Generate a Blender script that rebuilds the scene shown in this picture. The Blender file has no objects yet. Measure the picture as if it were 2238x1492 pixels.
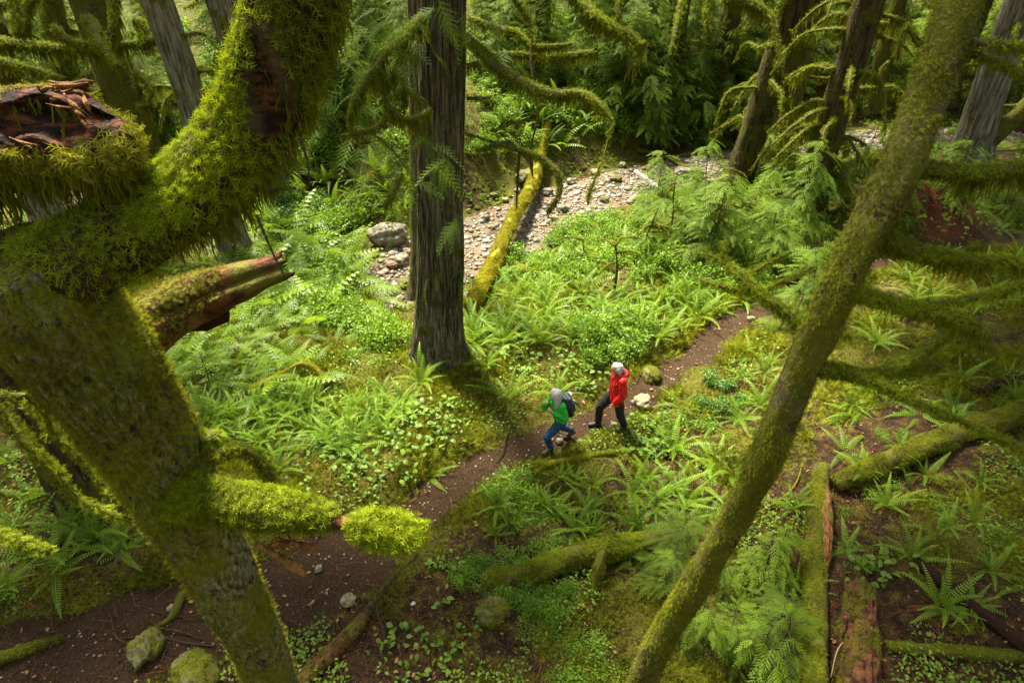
import bpy, math, random
import numpy as np
from mathutils import Vector

# ------------------------------------------------------------------ camera, sky, sun, exposure
S = bpy.context.scene
C = S.collection
CAM_Z = 9.0
PITCH = math.radians(36.0)          # looking down
FPX = 1492.0                        # focal length in photograph pixels (2238 wide)
cam_d = bpy.data.cameras.new('camera')
cam_d.sensor_width = 36.0
cam_d.lens = 36.0 * FPX / 2238.0
cam_d.clip_start = 0.05
cam_d.clip_end = 1000.0
cam = bpy.data.objects.new('camera', cam_d)
C.objects.link(cam)
cam.location = (0, 0, CAM_Z)
cam.rotation_euler = (math.radians(90) - PITCH, 0, 0)
S.camera = cam

SUN_EL, SUN_AZ = math.radians(60), math.radians(330)     # azimuth clockwise from +Y (far side, slightly left)
SUN_DIR = np.array([math.sin(SUN_AZ) * math.cos(SUN_EL), math.cos(SUN_AZ) * math.cos(SUN_EL), math.sin(SUN_EL)])
W = bpy.data.worlds.new('World')
S.world = W
W.use_nodes = True
nt = W.node_tree
bg = nt.nodes['Background']
sky = nt.nodes.new('ShaderNodeTexSky')
sky.sky_type = 'NISHITA'
sky.sun_disc = False
sky.sun_elevation = SUN_EL
sky.sun_rotation = SUN_AZ
sky.dust_density = 3.0
hs = nt.nodes.new('ShaderNodeHueSaturation')
hs.inputs['Saturation'].default_value = 0.2        # a pale, thinly clouded sky
nt.links.new(sky.outputs[0], hs.inputs['Color'])
nt.links.new(hs.outputs[0], bg.inputs[0])
bg.inputs[1].default_value = 0.072
sun_d = bpy.data.lights.new('sun', 'SUN')
sun_d.energy = 5.0
sun_d.angle = math.radians(10.0)
sun_d.color = (1.0, 0.94, 0.76)
sun = bpy.data.objects.new('sun', sun_d)
C.objects.link(sun)
sun.location = (0, 0, 60)
sun.rotation_euler = Vector(SUN_DIR).to_track_quat('Z', 'Y').to_euler()
S.view_settings.view_transform = 'Standard'
S.view_settings.look = 'None'
S.view_settings.gamma = 1.0
S.view_settings.exposure = 1.98
cy = S.cycles
cy.max_bounces = 5
cy.diffuse_bounces = 3
cy.glossy_bounces = 2
cy.transmission_bounces = 3
cy.transparent_max_bounces = 4
cy.use_denoising = True
cy.sample_clamp_indirect = 4.0
cy.caustics_reflective = False
cy.caustics_refractive = False

# ------------------------------------------------------------------ maths helpers
rng = np.random.default_rng(11)
random.seed(11)
CAM = np.array([0, 0, CAM_Z])
FW = np.array([0, math.cos(PITCH), -math.sin(PITCH)])
UP = np.array([0, math.sin(PITCH), math.cos(PITCH)])
RT = np.array([1.0, 0, 0])


def ray(px, py):
    return FW + RT * ((px - 1119.0) / FPX) + UP * ((746.0 - py) / FPX)


def W3(px, py, d):
    """the place seen at photograph pixel px,py at d metres along the viewing axis"""
    return CAM + ray(px, py) * d


def plane(px, py, z=0.0):
    r = ray(px, py)
    return CAM + r * ((CAM_Z - z) / -r[2])


def _hash(ix, iy, iz):
    h = (ix * 374761393 + iy * 668265263 + iz * 2147483647 + 1013904223) & 0xFFFFFFFF
    h = ((h ^ (h >> 13)) * 1274126177) & 0xFFFFFFFF
    h = (h ^ (h >> 16)) & 0xFFFFFFFF
    return h / 4294967295.0


def vnoise(p):
    p = np.asarray(p, float)
    i = np.floor(p).astype(np.int64)
    f = p - i
    f = f * f * (3 - 2 * f)
    out = 0
    for dx in (0, 1):
        wx = f[..., 0] if dx else 1 - f[..., 0]
        for dy in (0, 1):
            wy = f[..., 1] if dy else 1 - f[..., 1]
            for dz in (0, 1):
                wz = f[..., 2] if dz else 1 - f[..., 2]
                out = out + wx * wy * wz * _hash(i[..., 0] + dx, i[..., 1] + dy, i[..., 2] + dz)
    return out * 2 - 1


def fbm(p, o=3):
    p = np.asarray(p, float)
    a, s, out = 1.0, 0.0, 0
    for k in range(o):
        out = out + a * vnoise(p * (2.03 ** k) + 17.3 * k)
        s += a
        a *= 0.5
    return out / s


def sstep(a, b, x):
    t = np.clip((x - a) / (b - a), 0, 1)
    return t * t * (3 - 2 * t)


def polydist(x, y, P):
    """distance to a polyline and the signed side (+ = left of its direction)"""
    best = np.full(np.shape(x), 1e9)
    side = np.zeros(np.shape(x))
    for a, b in zip(P[:-1], P[1:]):
        d = b - a
        t = np.clip(((x - a[0]) * d[0] + (y - a[1]) * d[1]) / (d @ d), 0, 1)
        ex, ey = x - a[0] - t * d[0], y - a[1] - t * d[1]
        e = np.hypot(ex, ey)
        s = d[0] * ey - d[1] * ex
        m = e < best
        best = np.where(m, e, best)
        side = np.where(m, np.sign(s), side)
    return best, side


# ------------------------------------------------------------------ terrain
CREEK = np.array([(-40, 27.), (-18, 23.5), (-10, 20.6), (-6.2, 18.6), (-3.2, 17.3), (-0.9, 19.4), (1.5, 22.0), (5.0, 24.4),
                  (9.0, 26.6), (13.6, 28.6), (22, 29.8), (45, 31.)])
PATH = np.array([plane(x, y)[:2] for x, y in [(-400, 1640), (-150, 1560), (150, 1440), (450, 1345), (700, 1265), (870, 1160), (975, 1070), (1100, 1000),
                                              (1240, 940), (1390, 875), (1480, 805), (1560, 745), (1640, 690), (1740, 640), (1900, 590), (2200, 520)]])


def path_half(x):
    return 0.36 + 0.36 * sstep(-0.6, -3.2, x)


def hgt(x, y):
    x = np.asarray(x, float)
    y = np.asarray(y, float)
    dc, side = polydist(x, y, CREEK)
    near = -1.25 + 1.25 * sstep(1.3, 6.0, dc)
    far = -1.25 + 1.75 * sstep(1.7, 4.8, dc) + 0.25 * np.clip(dc - 4.0, 0, 60)
    base = np.where(side > 0, far, near)
    z0 = np.zeros_like(x)
    q = np.stack([x, y, z0], -1)
    base = base + 0.13 * np.clip(x - 3.2, 0, 9) * sstep(18, 10, y) + 0.10 * np.clip(-x - 4.5, 0, 8) * sstep(13, 8, y)
    # red earth bank behind the leaning tree
    base = base + 1.5 * np.exp(-(((x - 11.6) / 1.9) ** 2 + ((y - 18.2) / 1.5) ** 2))
    dp, _ = polydist(x, y, PATH)
    hw = path_half(x)
    onp = sstep(hw + 0.35, hw - 0.1, dp)
    creek_in = sstep(2.2, 1.2, dc)
    n = 0.16 * fbm(q * 0.55, 2) + 0.09 * fbm(q * 1.7 + 5, 2)
    n = n * (1 - 0.75 * onp) * (1 - 0.5 * creek_in)
    return base + n - 0.07 * onp


def ground_hit(px, py):
    """vectorised: ground points seen at photograph pixels"""
    px = np.atleast_1d(np.asarray(px, float))
    py = np.atleast_1d(np.asarray(py, float))
    R = FW[None] + ((px - 1119) / FPX)[:, None] * RT[None] + ((746 - py) / FPX)[:, None] * UP[None]
    t = np.linspace(5, 75, 420)
    P = CAM + R[:, None, :] * t[None, :, None]
    below = P[..., 2] < hgt(P[..., 0], P[..., 1])
    k = np.where(below.any(1), below.argmax(1), len(t) - 1)
    k = np.maximum(k, 1)
    a, b = t[k - 1], t[k]
    for _ in range(12):
        m = (a + b) / 2
        Q = CAM + R * m[:, None]
        bl = Q[:, 2] < hgt(Q[:, 0], Q[:, 1])
        b = np.where(bl, m, b)
        a = np.where(bl, a, m)
    Q = CAM + R * b[:, None]
    Q[:, 2] = hgt(Q[:, 0], Q[:, 1])
    return Q


def G(px, py):
    return ground_hit(px, py)[0]


# ------------------------------------------------------------------ mesh helpers
def mesh_data(name, V, Fs, tone=None, smooth=False, attrs=None):
    """Fs: list of int arrays (n,3) or (n,4)"""
    me = bpy.data.meshes.new(name)
    V = np.ascontiguousarray(V, dtype=np.float32)
    Fs = [np.asarray(f, dtype=np.int32) for f in Fs if len(f)]
    nl = sum(f.size for f in Fs)
    nf = sum(len(f) for f in Fs)
    me.vertices.add(len(V))
    me.vertices.foreach_set('co', V.ravel())
    me.loops.add(nl)
    me.loops.foreach_set('vertex_index', np.concatenate([f.ravel() for f in Fs]))
    me.polygons.add(nf)
    tot = np.concatenate([np.full(len(f), f.shape[1], np.int32) for f in Fs])
    start = np.concatenate([[0], np.cumsum(tot)[:-1]]).astype(np.int32)
    me.polygons.foreach_set('loop_start', start)
    me.polygons.foreach_set('loop_total', tot)
    if smooth:
        me.polygons.foreach_set('use_smooth', np.ones(nf, dtype=bool))
    attrs = dict(attrs or {})
    if tone is not None:
        attrs['tone'] = tone
    for k, v in attrs.items():
        at = me.attributes.new(k, 'FLOAT', 'POINT')
        at.data.foreach_set('value', np.ascontiguousarray(v, dtype=np.float32))
    me.update(calc_edges=True)
    me.validate(verbose=False)
    return me


def wloc(o):
    v = np.zeros(3)
    while o is not None:
        v = v + np.array(o.location)
        o = o.parent
    return v


def tag(o, label=None, cat=None, group=None, kind=None):
    if label: o['label'] = label
    if cat: o['category'] = cat
    if group: o['group'] = group
    if kind: o['kind'] = kind
    return o


def link(name, me, mat, parent=None, loc=None):
    o = bpy.data.objects.new(name, me)
    C.objects.link(o)
    if mat is not None and len(me.materials) == 0:
        me.materials.append(mat)
    if parent is not None:
        o.parent = parent
    if loc is not None:
        o.location = loc
    return o


def part(name, V, Fs, mat, parent=None, tone=None, smooth=False, attrs=None):
    """mesh object from world-space vertices, under a parent that is not rotated"""
    off = wloc(parent) if parent is not None else 0
    return link(name, mesh_data(name, np.asarray(V) - off, Fs, tone, smooth, attrs), mat, parent)


def solo(name, V, Fs, mat, label, cat, group=None, tone=None, smooth=False):
    """a thing that is one mesh, with its origin at the middle of its base"""
    V = np.asarray(V)
    o0 = np.array([(V[:, 0].min() + V[:, 0].max()) / 2, (V[:, 1].min() + V[:, 1].max()) / 2, V[:, 2].min()])
    o = link(name, mesh_data(name, V - o0, Fs, tone, smooth), mat, None, o0)
    return tag(o, label, cat, group)


def thing(name, label, cat, loc, group=None, rz=0.0):
    o = bpy.data.objects.new(name, None)
    C.objects.link(o)
    o.empty_display_size = 0.2
    o.location = loc
    o.rotation_euler = (0, 0, rz)
    return tag(o, label, cat, group)


def dup(o, loc, rz, sc, label, group, cat=None, tilt=(0, 0)):
    c = o.copy()
    C.objects.link(c)
    c.location = loc
    c.rotation_euler = (tilt[0], tilt[1], rz)
    c.scale = (sc, sc, sc)
    for k in ('label', 'group'):
        if k in c: del c[k]
    tag(c, label, cat, group)
    for ch in KIDS.get(o.name, []):
        d = ch.copy()
        C.objects.link(d)
        d.parent = c
    return c


KIDS = {}


class Acc:
    """collects pieces into one mesh"""
    def __init__(self):
        self.V, self.F3, self.F4, self.T, self.n = [], [], [], [], 0

    def add(self, V, Fs, tone=None):
        V = np.asarray(V, float)
        for f in Fs:
            f = np.asarray(f)
            if len(f) == 0: continue
            (self.F3 if f.shape[1] == 3 else self.F4).append(f + self.n)
        self.V.append(V)
        t = np.zeros(len(V)) if tone is None else np.broadcast_to(np.asarray(tone, float), (len(V),))
        self.T.append(t)
        self.n += len(V)

    def get(self):
        V = np.concatenate(self.V)
        Fs = []
        if self.F3: Fs.append(np.concatenate(self.F3))
        if self.F4: Fs.append(np.concatenate(self.F4))
        return V, Fs, np.concatenate(self.T)


def unit(v):
    v = np.asarray(v, float)
    return v / np.maximum(np.linalg.norm(v, axis=-1, keepdims=True), 1e-9)


def frames(d, n):
    """columns X (side), Y (along d), Z (close to n)"""
    Y = unit(d)
    X = unit(np.cross(Y, n))
    Z = np.cross(X, Y)
    return np.stack([X, Y, Z], -1)


def scatter(tv, tfs, O, M, s, tone=None, ttone=None):
    """copies of a template at O with frames M and scales s (n,) or (n,3), merged"""
    n, t = len(O), len(tv)
    s = np.asarray(s, float)
    if s.ndim == 1: s = np.repeat(s[:, None], 3, 1)
    L = tv[None] * s[:, None, :]
    V = np.einsum('nij,ntj->nti', M, L) + O[:, None, :]
    Fs = []
    for f in tfs:
        f = np.asarray(f)
        if len(f): Fs.append((f[None] + (np.arange(n) * t)[:, None, None]).reshape(-1, f.shape[1]))
    T = np.repeat(rng.random(n) if tone is None else tone, t)
    if ttone is not None: T = np.clip(T + np.tile(ttone, n), 0, 1)
    return V.reshape(-1, 3), Fs, T


def catmull(P, R, step):
    P = np.asarray(P, float)
    R = np.asarray(R, float)
    Q = np.vstack([2 * P[0] - P[1], P, 2 * P[-1] - P[-2]])
    out, rad = [], []
    for i in range(len(P) - 1):
        p0, p1, p2, p3 = Q[i:i + 4]
        n = max(2, int(np.linalg.norm(p2 - p1) / step))
        for k in range(n):
            t = k / n
            out.append(0.5 * ((2 * p1) + (p2 - p0) * t + (2 * p0 - 5 * p1 + 4 * p2 - p3) * t * t + (3 * p1 - p0 - 3 * p2 + p3) * t ** 3))
            u = t * t * (3 - 2 * t)
            rad.append(R[i] * (1 - u) + R[i + 1] * u)
    out.append(P[-1])
    rad.append(R[-1])
    return np.array(out), np.array(rad)


def tube(P, R, nseg=16, step=0.1, amp=0.08, freq=3.0, ridge=0.0, rfreq=5.0, jag=0.0, seed=0.0, close=True, flare=0.0):
    """a swept, noisy tube. Returns V, [quads], normals per vertex"""
    P, R = catmull(P, R, step)
    n = len(P)
    T = unit(np.gradient(P, axis=0))
    up = np.array([0, 0, 1.0]) if abs(T[0][2]) < 0.9 else np.array([1.0, 0, 0])
    N = [unit(np.cross(np.cross(T[0], up), T[0]))]
    for i in range(1, n):
        v = N[-1] - T[i] * (N[-1] @ T[i])
        N.append(unit(v))
    N = np.array(N)
    B = np.cross(T, N)
    a = np.linspace(0, 2 * math.pi, nseg, endpoint=False)
    D = np.cos(a)[None, :, None] * N[:, None, :] + np.sin(a)[None, :, None] * B[:, None, :]
    r = R[:, None] * np.ones(nseg)[None]
    if amp:
        r = r * (1 + amp * fbm(P[:, None, :] * freq + D * 1.3 + seed, 3))
    s = np.concatenate([[0], np.cumsum(np.linalg.norm(np.diff(P, axis=0), axis=1))])
    if ridge:
        q = np.stack([np.cos(a)[None] * rfreq + 0 * s[:, None], np.sin(a)[None] * rfreq + 0 * s[:, None], s[:, None] * 0.55 + 0 * a[None]], -1) + seed
        rn = 1 - np.abs(fbm(q, 3)) * 2.2
        r = r + ridge * np.clip(rn, -1, 1)
    if flare:
        lob = 1 + 0.35 * np.cos(5 * a + seed)[None] + 0.2 * np.cos(3 * a + 1)[None]
        r = r + flare * np.exp(-s / 0.45)[:, None] * np.clip(lob, 0.3, 2)
    V = P[:, None, :] + D * r[..., None]
    if jag:
        k = 3
        j = jag * rng.random(nseg)
        V[-1] += T[-1] * j[:, None]
    V = V.reshape(-1, 3)
    i = np.arange(n - 1)[:, None] * nseg
    j = np.arange(nseg)[None]
    j2 = (j + 1) % nseg
    F = np.stack([i + j, i + j2, i + nseg + j2, i + nseg + j], -1).reshape(-1, 4)
    Fs = [F]
    if close:
        c0, c1 = len(V), len(V) + 1
        V = np.vstack([V, P[0], P[-1] - T[-1] * (0.6 * jag)])
        jj = np.arange(nseg)
        Fs.append(np.concatenate([np.stack([np.full(nseg, c0), (jj + 1) % nseg, jj], -1),
                                  np.stack([np.full(nseg, c1), (n - 1) * nseg + jj, (n - 1) * nseg + (jj + 1) % nseg], -1)]))
    return V, Fs


def surf(V, Fs, n, keep=None):
    """n random points on a mesh with normals"""
    tris = []
    for f in Fs:
        f = np.asarray(f)
        tris += [f] if f.shape[1] == 3 else [f[:, [0, 1, 2]], f[:, [0, 2, 3]]]
    t = np.concatenate(tris)
    a, b, c = V[t[:, 0]], V[t[:, 1]], V[t[:, 2]]
    nn = np.cross(b - a, c - a)
    ar = np.linalg.norm(nn, axis=1)
    k = rng.choice(len(t), n, p=ar / ar.sum())
    u, v = rng.random(n), rng.random(n)
    m = u + v > 1
    u[m], v[m] = 1 - u[m], 1 - v[m]
    P = a[k] + u[:, None] * (b - a)[k] + v[:, None] * (c - a)[k]
    N = unit(nn[k])
    if keep is not None:
        m = keep(P, N)
        P, N = P[m], N[m]
    return P, N


def area(V, Fs):
    s = 0
    for f in Fs:
        f = np.asarray(f)
        for q in ([f] if f.shape[1] == 3 else [f[:, [0, 1, 2]], f[:, [0, 2, 3]]]):
            s += np.linalg.norm(np.cross(V[q[:, 1]] - V[q[:, 0]], V[q[:, 2]] - V[q[:, 0]]), axis=1).sum() / 2
    return s


def dent(V, c, ax, la, lb, depth, nf=9.0, na=0.3, reach=0.12):
    """pushes a ragged hollow into the surface facing the trail's upper side; returns the surface and where it is hollow"""
    ax = unit(ax)
    bx = unit(np.cross(FW, ax))
    q = V - c
    e = np.sqrt(((q @ ax) / la) ** 2 + ((q @ bx) / lb) ** 2) + na * fbm(V * nf, 3)
    m = sstep(1.05, 0.72, e) * (q @ FW < reach)
    return V + FW * (depth * m * (1 + 0.5 * fbm(V * nf * 1.7 + 9, 2)))[:, None], m


# ------------------------------------------------------------------ materials
def new_mat(name):
    m = bpy.data.materials.new(name)
    m.use_nodes = True
    n = m.node_tree
    for x in list(n.nodes): n.nodes.remove(x)
    out = n.nodes.new('ShaderNodeOutputMaterial')
    return m, n, out


def nd(n, t, **kw):
    x = n.nodes.new(t)
    for k, v in kw.items(): setattr(x, k, v)
    return x


def val(n, sock, v):
    if hasattr(v, 'is_output') or hasattr(v, 'links') and not isinstance(v, (int, float, tuple)):
        n.links.new(v, sock)
    else:
        sock.default_value = v if not isinstance(v, tuple) or len(v) == 4 or len(sock.default_value) == 3 else (*v, 1)


def mixc(n, f, a, b, mode='MIX'):
    x = nd(n, 'ShaderNodeMix', data_type='RGBA', blend_type=mode)
    val(n, x.inputs[0], f)
    val(n, x.inputs[6], a)
    val(n, x.inputs[7], b)
    return x.outputs[2]


def mth(n, op, a, b=0.5, c=None):
    x = nd(n, 'ShaderNodeMath', operation=op)
    val(n, x.inputs[0], a)
    val(n, x.inputs[1], b)
    if c is not None: val(n, x.inputs[2], c)
    return x.outputs[0]


def ramp(n, f, a, b):
    x = nd(n, 'ShaderNodeMapRange', interpolation_type='SMOOTHSTEP')
    val(n, x.inputs[0], f)
    x.inputs[1].default_value = a
    x.inputs[2].default_value = b
    return x.outputs[0]


def noise(n, scale, detail=4, rough=0.55, stretch=None, coord='Object', dist=0.0):
    tc = nd(n, 'ShaderNodeTexCoord')
    v = tc.outputs[coord]
    if stretch:
        mp = nd(n, 'ShaderNodeMapping')
        mp.inputs['Scale'].default_value = stretch
        n.links.new(v, mp.inputs[0])
        v = mp.outputs[0]
    x = nd(n, 'ShaderNodeTexNoise')
    n.links.new(v, x.inputs['Vector'])
    x.inputs['Scale'].default_value = scale
    x.inputs['Detail'].default_value = detail
    x.inputs['Roughness'].default_value = rough
    x.inputs['Distortion'].default_value = dist
    return x.outputs[0]


def attr(n, name):
    return nd(n, 'ShaderNodeAttribute', attribute_name=name).outputs['Fac']


def bump(n, hgt_, strength=0.5, dist=0.02):
    x = nd(n, 'ShaderNodeBump')
    x.inputs['Strength'].default_value = strength
    x.inputs['Distance'].default_value = dist
    n.links.new(hgt_, x.inputs['Height'])
    return x.outputs[0]


def princ(n, col, rough=0.7, spec=0.3, normal=None):
    b = nd(n, 'ShaderNodeBsdfPrincipled')
    val(n, b.inputs['Base Color'], col)
    val(n, b.inputs['Roughness'], rough)
    b.inputs['Specular IOR Level'].default_value = spec
    if normal is not None: n.links.new(normal, b.inputs['Normal'])
    return b


def leaf_mat(name, c1, c2, trans=0.4, rough=0.45, spec=0.35, tcol=None, dry=None):
    """leaf colour varies from leaf to leaf (tone) and from plant to plant"""
    m, n, out = new_mat(name)
    oi = nd(n, 'ShaderNodeObjectInfo').outputs['Random']
    f = mth(n, 'ADD', mth(n, 'MULTIPLY', attr(n, 'tone'), 0.65), mth(n, 'MULTIPLY', oi, 0.35))
    col = mixc(n, f, c1, c2)
    b = princ(n, col, rough, spec)
    t = nd(n, 'ShaderNodeBsdfTranslucent')
    n.links.new(mixc(n, 0.5, col, tcol or tuple(min(1, x * k) for x, k in zip(c2, (1.5, 1.35, 0.6)))), t.inputs[0])
    ms = nd(n, 'ShaderNodeMixShader')
    ms.inputs[0].default_value = trans
    n.links.new(b.outputs[0], ms.inputs[1])
    n.links.new(t.outputs[0], ms.inputs[2])
    n.links.new(ms.outputs[0], out.inputs[0])
    return m


def moss_mat(name, brown, olive, bright, trans=0.3):
    m, n, out = new_mat(name)
    cr = nd(n, 'ShaderNodeValToRGB')
    e = cr.color_ramp.elements
    e[0].color, e[0].position = (*brown, 1), 0.08
    e[1].color, e[1].position = (*bright, 1), 0.95
    x = e.new(0.4)
    x.color = (*olive, 1)
    n.links.new(attr(n, 'tone'), cr.inputs[0])
    b = princ(n, cr.outputs[0], 0.75, 0.15)
    t = nd(n, 'ShaderNodeBsdfTranslucent')
    n.links.new(mixc(n, 0.35, cr.outputs[0], tuple(min(1, v * k) for v, k in zip(bright, (1.3, 1.2, 0.7)))), t.inputs[0])
    ms = nd(n, 'ShaderNodeMixShader')
    ms.inputs[0].default_value = trans
    n.links.new(b.outputs[0], ms.inputs[1])
    n.links.new(t.outputs[0], ms.inputs[2])
    n.links.new(ms.outputs[0], out.inputs[0])
    return m


def bark_mat(name, c_dark, c_light, moss=0.0, c_moss=(0.13, 0.14, 0.012), stretch=(9, 9, 0.9), scale=2.0, lichen=0.0, bstr=0.8, upmoss=0.0, bdist=0.03):
    m, n, out = new_mat(name)
    nz = noise(n, scale, 6, 0.65, stretch)
    col = mixc(n, ramp(n, nz, 0.36, 0.66), c_dark, c_light)
    fine = noise(n, 30, 4, 0.6)
    col = mixc(n, mth(n, 'MULTIPLY', ramp(n, fine, 0.35, 0.7), 0.35), col, c_dark)
    if lichen:
        lz = noise(n, 7, 5, 0.7)
        col = mixc(n, mth(n, 'MULTIPLY', ramp(n, lz, 0.5, 0.62), lichen), col, (0.22, 0.24, 0.13))
    if moss:
        mz = noise(n, 2.2, 5, 0.7)
        f = ramp(n, mz, 0.62 - 0.5 * moss, 0.78 - 0.5 * moss)
        if upmoss:
            g = nd(n, 'ShaderNodeNewGeometry')
            sx = nd(n, 'ShaderNodeSeparateXYZ')
            n.links.new(g.outputs['Normal'], sx.inputs[0])
            f = mth(n, 'MAXIMUM', f, ramp(n, mth(n, 'ADD', mth(n, 'MULTIPLY', sx.outputs[2], upmoss), mth(n, 'MULTIPLY', mz, 0.5)), 0.4, 0.75))
        mc = mixc(n, noise(n, 14, 4, 0.6), tuple(x * 0.5 for x in c_moss), tuple(min(1, x * 1.6) for x in c_moss))
        col = mixc(n, f, col, mc)
    hh = mth(n, 'ADD', nz, mth(n, 'MULTIPLY', fine, 0.3))
    b = princ(n, col, 0.85, 0.2, bump(n, hh, bstr, bdist))
    n.links.new(b.outputs[0], out.inputs[0])
    return m


def rot_mat():
    m, n, out = new_mat('rotting_limb')
    nz = noise(n, 9, 6, 0.7)
    fb = noise(n, 3, 5, 0.65, (4, 4, 14))
    bark = mixc(n, ramp(n, nz, 0.35, 0.65), (0.02, 0.012, 0.005), (0.085, 0.055, 0.022))
    wood = mixc(n, ramp(n, fb, 0.42, 0.68), (0.012, 0.005, 0.003), (0.15, 0.05, 0.018))
    col = mixc(n, attr(n, 'rot'), bark, wood)
    b = princ(n, col, 0.85, 0.2, bump(n, mth(n, 'ADD', nz, fb), 1.0, 0.03))
    n.links.new(b.outputs[0], out.inputs[0])
    return m


def plain_mat(name, col, rough=0.7, spec=0.3, var=0.25, scale=12.0, bstr=0.3, bdist=0.01, stretch=None):
    m, n, out = new_mat(name)
    nz = noise(n, scale, 5, 0.6, stretch)
    c = mixc(n, nz, tuple(x * (1 - var) for x in col), tuple(min(1, x * (1 + var)) for x in col))
    b = princ(n, c, rough, spec, bump(n, nz, bstr, bdist))
    n.links.new(b.outputs[0], out.inputs[0])
    return m


M = {}
M['fern'] = leaf_mat('fern_leaf', (0.055, 0.13, 0.007), (0.24, 0.365, 0.018), 0.34, 0.5, 0.25)
M['ladyfern'] = leaf_mat('lady_fern_leaf', (0.075, 0.17, 0.008), (0.27, 0.39, 0.018), 0.38)
M['dead'] = leaf_mat('dead_frond', (0.10, 0.035, 0.012), (0.22, 0.085, 0.025), 0.2, 0.7, 0.2, (0.25, 0.1, 0.03))
M['salal'] = leaf_mat('broad_leaf', (0.06, 0.14, 0.014), (0.22, 0.33, 0.03), 0.3, 0.5, 0.25)
M['shrub'] = leaf_mat('shrub_leaf', (0.06, 0.15, 0.010), (0.24, 0.38, 0.02), 0.38)
M['darkshrub'] = leaf_mat('glossy_shrub_leaf', (0.04, 0.11, 0.012), (0.14, 0.26, 0.03), 0.25, 0.4, 0.4)
M['cedar'] = leaf_mat('cedar_spray', (0.04, 0.085, 0.006), (0.19, 0.285, 0.016), 0.34, 0.6, 0.15)
M['shade_crown'] = leaf_mat('shade_leaf', (0.03, 0.08, 0.015), (0.08, 0.15, 0.02), 0.3)
M['moss'] = moss_mat('moss_sprig', (0.06, 0.035, 0.009), (0.10, 0.125, 0.004), (0.30, 0.37, 0.010), 0.35)
M['mossdry'] = moss_mat('dry_moss', (0.085, 0.05, 0.014), (0.15, 0.13, 0.012), (0.27, 0.275, 0.018), 0.25)
M['hang'] = leaf_mat('hanging_moss', (0.06, 0.068, 0.005), (0.23, 0.235, 0.012), 0.4, 0.8, 0.1, (0.26, 0.25, 0.015))
M['gmoss'] = moss_mat('ground_moss', (0.05, 0.03, 0.008), (0.09, 0.10, 0.006), (0.25, 0.27, 0.010), 0.25)
M['litter'] = leaf_mat('needle_litter', (0.05, 0.02, 0.009), (0.24, 0.12, 0.045), 0.05, 0.8, 0.2)
M['mossbark'] = bark_mat('mossy_bark', (0.025, 0.016, 0.008), (0.13, 0.09, 0.045), 0.5, (0.085, 0.085, 0.007), (3, 3, 3), 3, 0.3, 0.6)
M['maple'] = bark_mat('lichen_bark', (0.022, 0.016, 0.008), (0.36, 0.34, 0.19), 0.36, (0.15, 0.145, 0.012), (3.2, 3.2, 1.5), 11, 0.35, 1.0, bdist=0.03)
M['cedarbark'] = bark_mat('cedar_bark', (0.022, 0.015, 0.009), (0.31, 0.25, 0.165), 0.25, (0.08, 0.08, 0.012), (17, 17, 0.8), 1.6, 0.15, 1.0, bdist=0.09)
M['redbark'] = bark_mat('red_bark', (0.018, 0.010, 0.006), (0.115, 0.072, 0.038), 0.35, (0.07, 0.07, 0.01), (10, 10, 0.6), 1.5, 0.0, 1.0, bdist=0.05)
M['greybark'] = bark_mat('grey_bark', (0.06, 0.05, 0.04), (0.33, 0.28, 0.21), 0.2, (0.09, 0.09, 0.012), (10, 10, 0.7), 1.5, 0.25, 0.9, bdist=0.04)
M['log'] = bark_mat('mossy_log', (0.03, 0.017, 0.008), (0.12, 0.08, 0.035), 0.5, (0.085, 0.085, 0.006), (3, 3, 3), 3, 0.2, 0.7, upmoss=0.5)
M['yellowlog'] = bark_mat('yellow_moss_log', (0.05, 0.034, 0.014), (0.19, 0.14, 0.045), 0.66, (0.17, 0.155, 0.007), (3, 3, 3), 5, 0.0, 1.0, upmoss=0.9)
M['rot'] = bark_mat('rotten_wood', (0.03, 0.011, 0.005), (0.20, 0.082, 0.03), 0.2, (0.1, 0.1, 0.01), (1, 1, 1), 9, 0.0, 1.0)
M['orange'] = bark_mat('bare_wood', (0.10, 0.035, 0.012), (0.36, 0.17, 0.05), 0.12, (0.1, 0.1, 0.01), (14, 3, 14), 2, 0.0, 1.0, bdist=0.02)
M['dark'] = plain_mat('dark_hollow_wood', (0.028, 0.012, 0.007), 0.9, 0.15, 0.5, 14, 1.0, 0.03)
M['twig'] = plain_mat('dead_twig', (0.05, 0.032, 0.018), 0.85, 0.2, 0.4, 20)
M['rock'] = bark_mat('rock', (0.09, 0.08, 0.06), (0.36, 0.32, 0.24), 0.12, (0.14, 0.13, 0.01), (1, 1, 1), 6, 0.3, 0.8)
M['mossrock'] = bark_mat('mossy_rock', (0.08, 0.07, 0.05), (0.28, 0.25, 0.17), 0.4, (0.12, 0.115, 0.008), (1, 1, 1), 6, 0.3, 0.9, upmoss=0.4)
M['stem'] = plain_mat('stem', (0.06, 0.045, 0.02), 0.8)


M['rotlimb'] = rot_mat()


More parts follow.
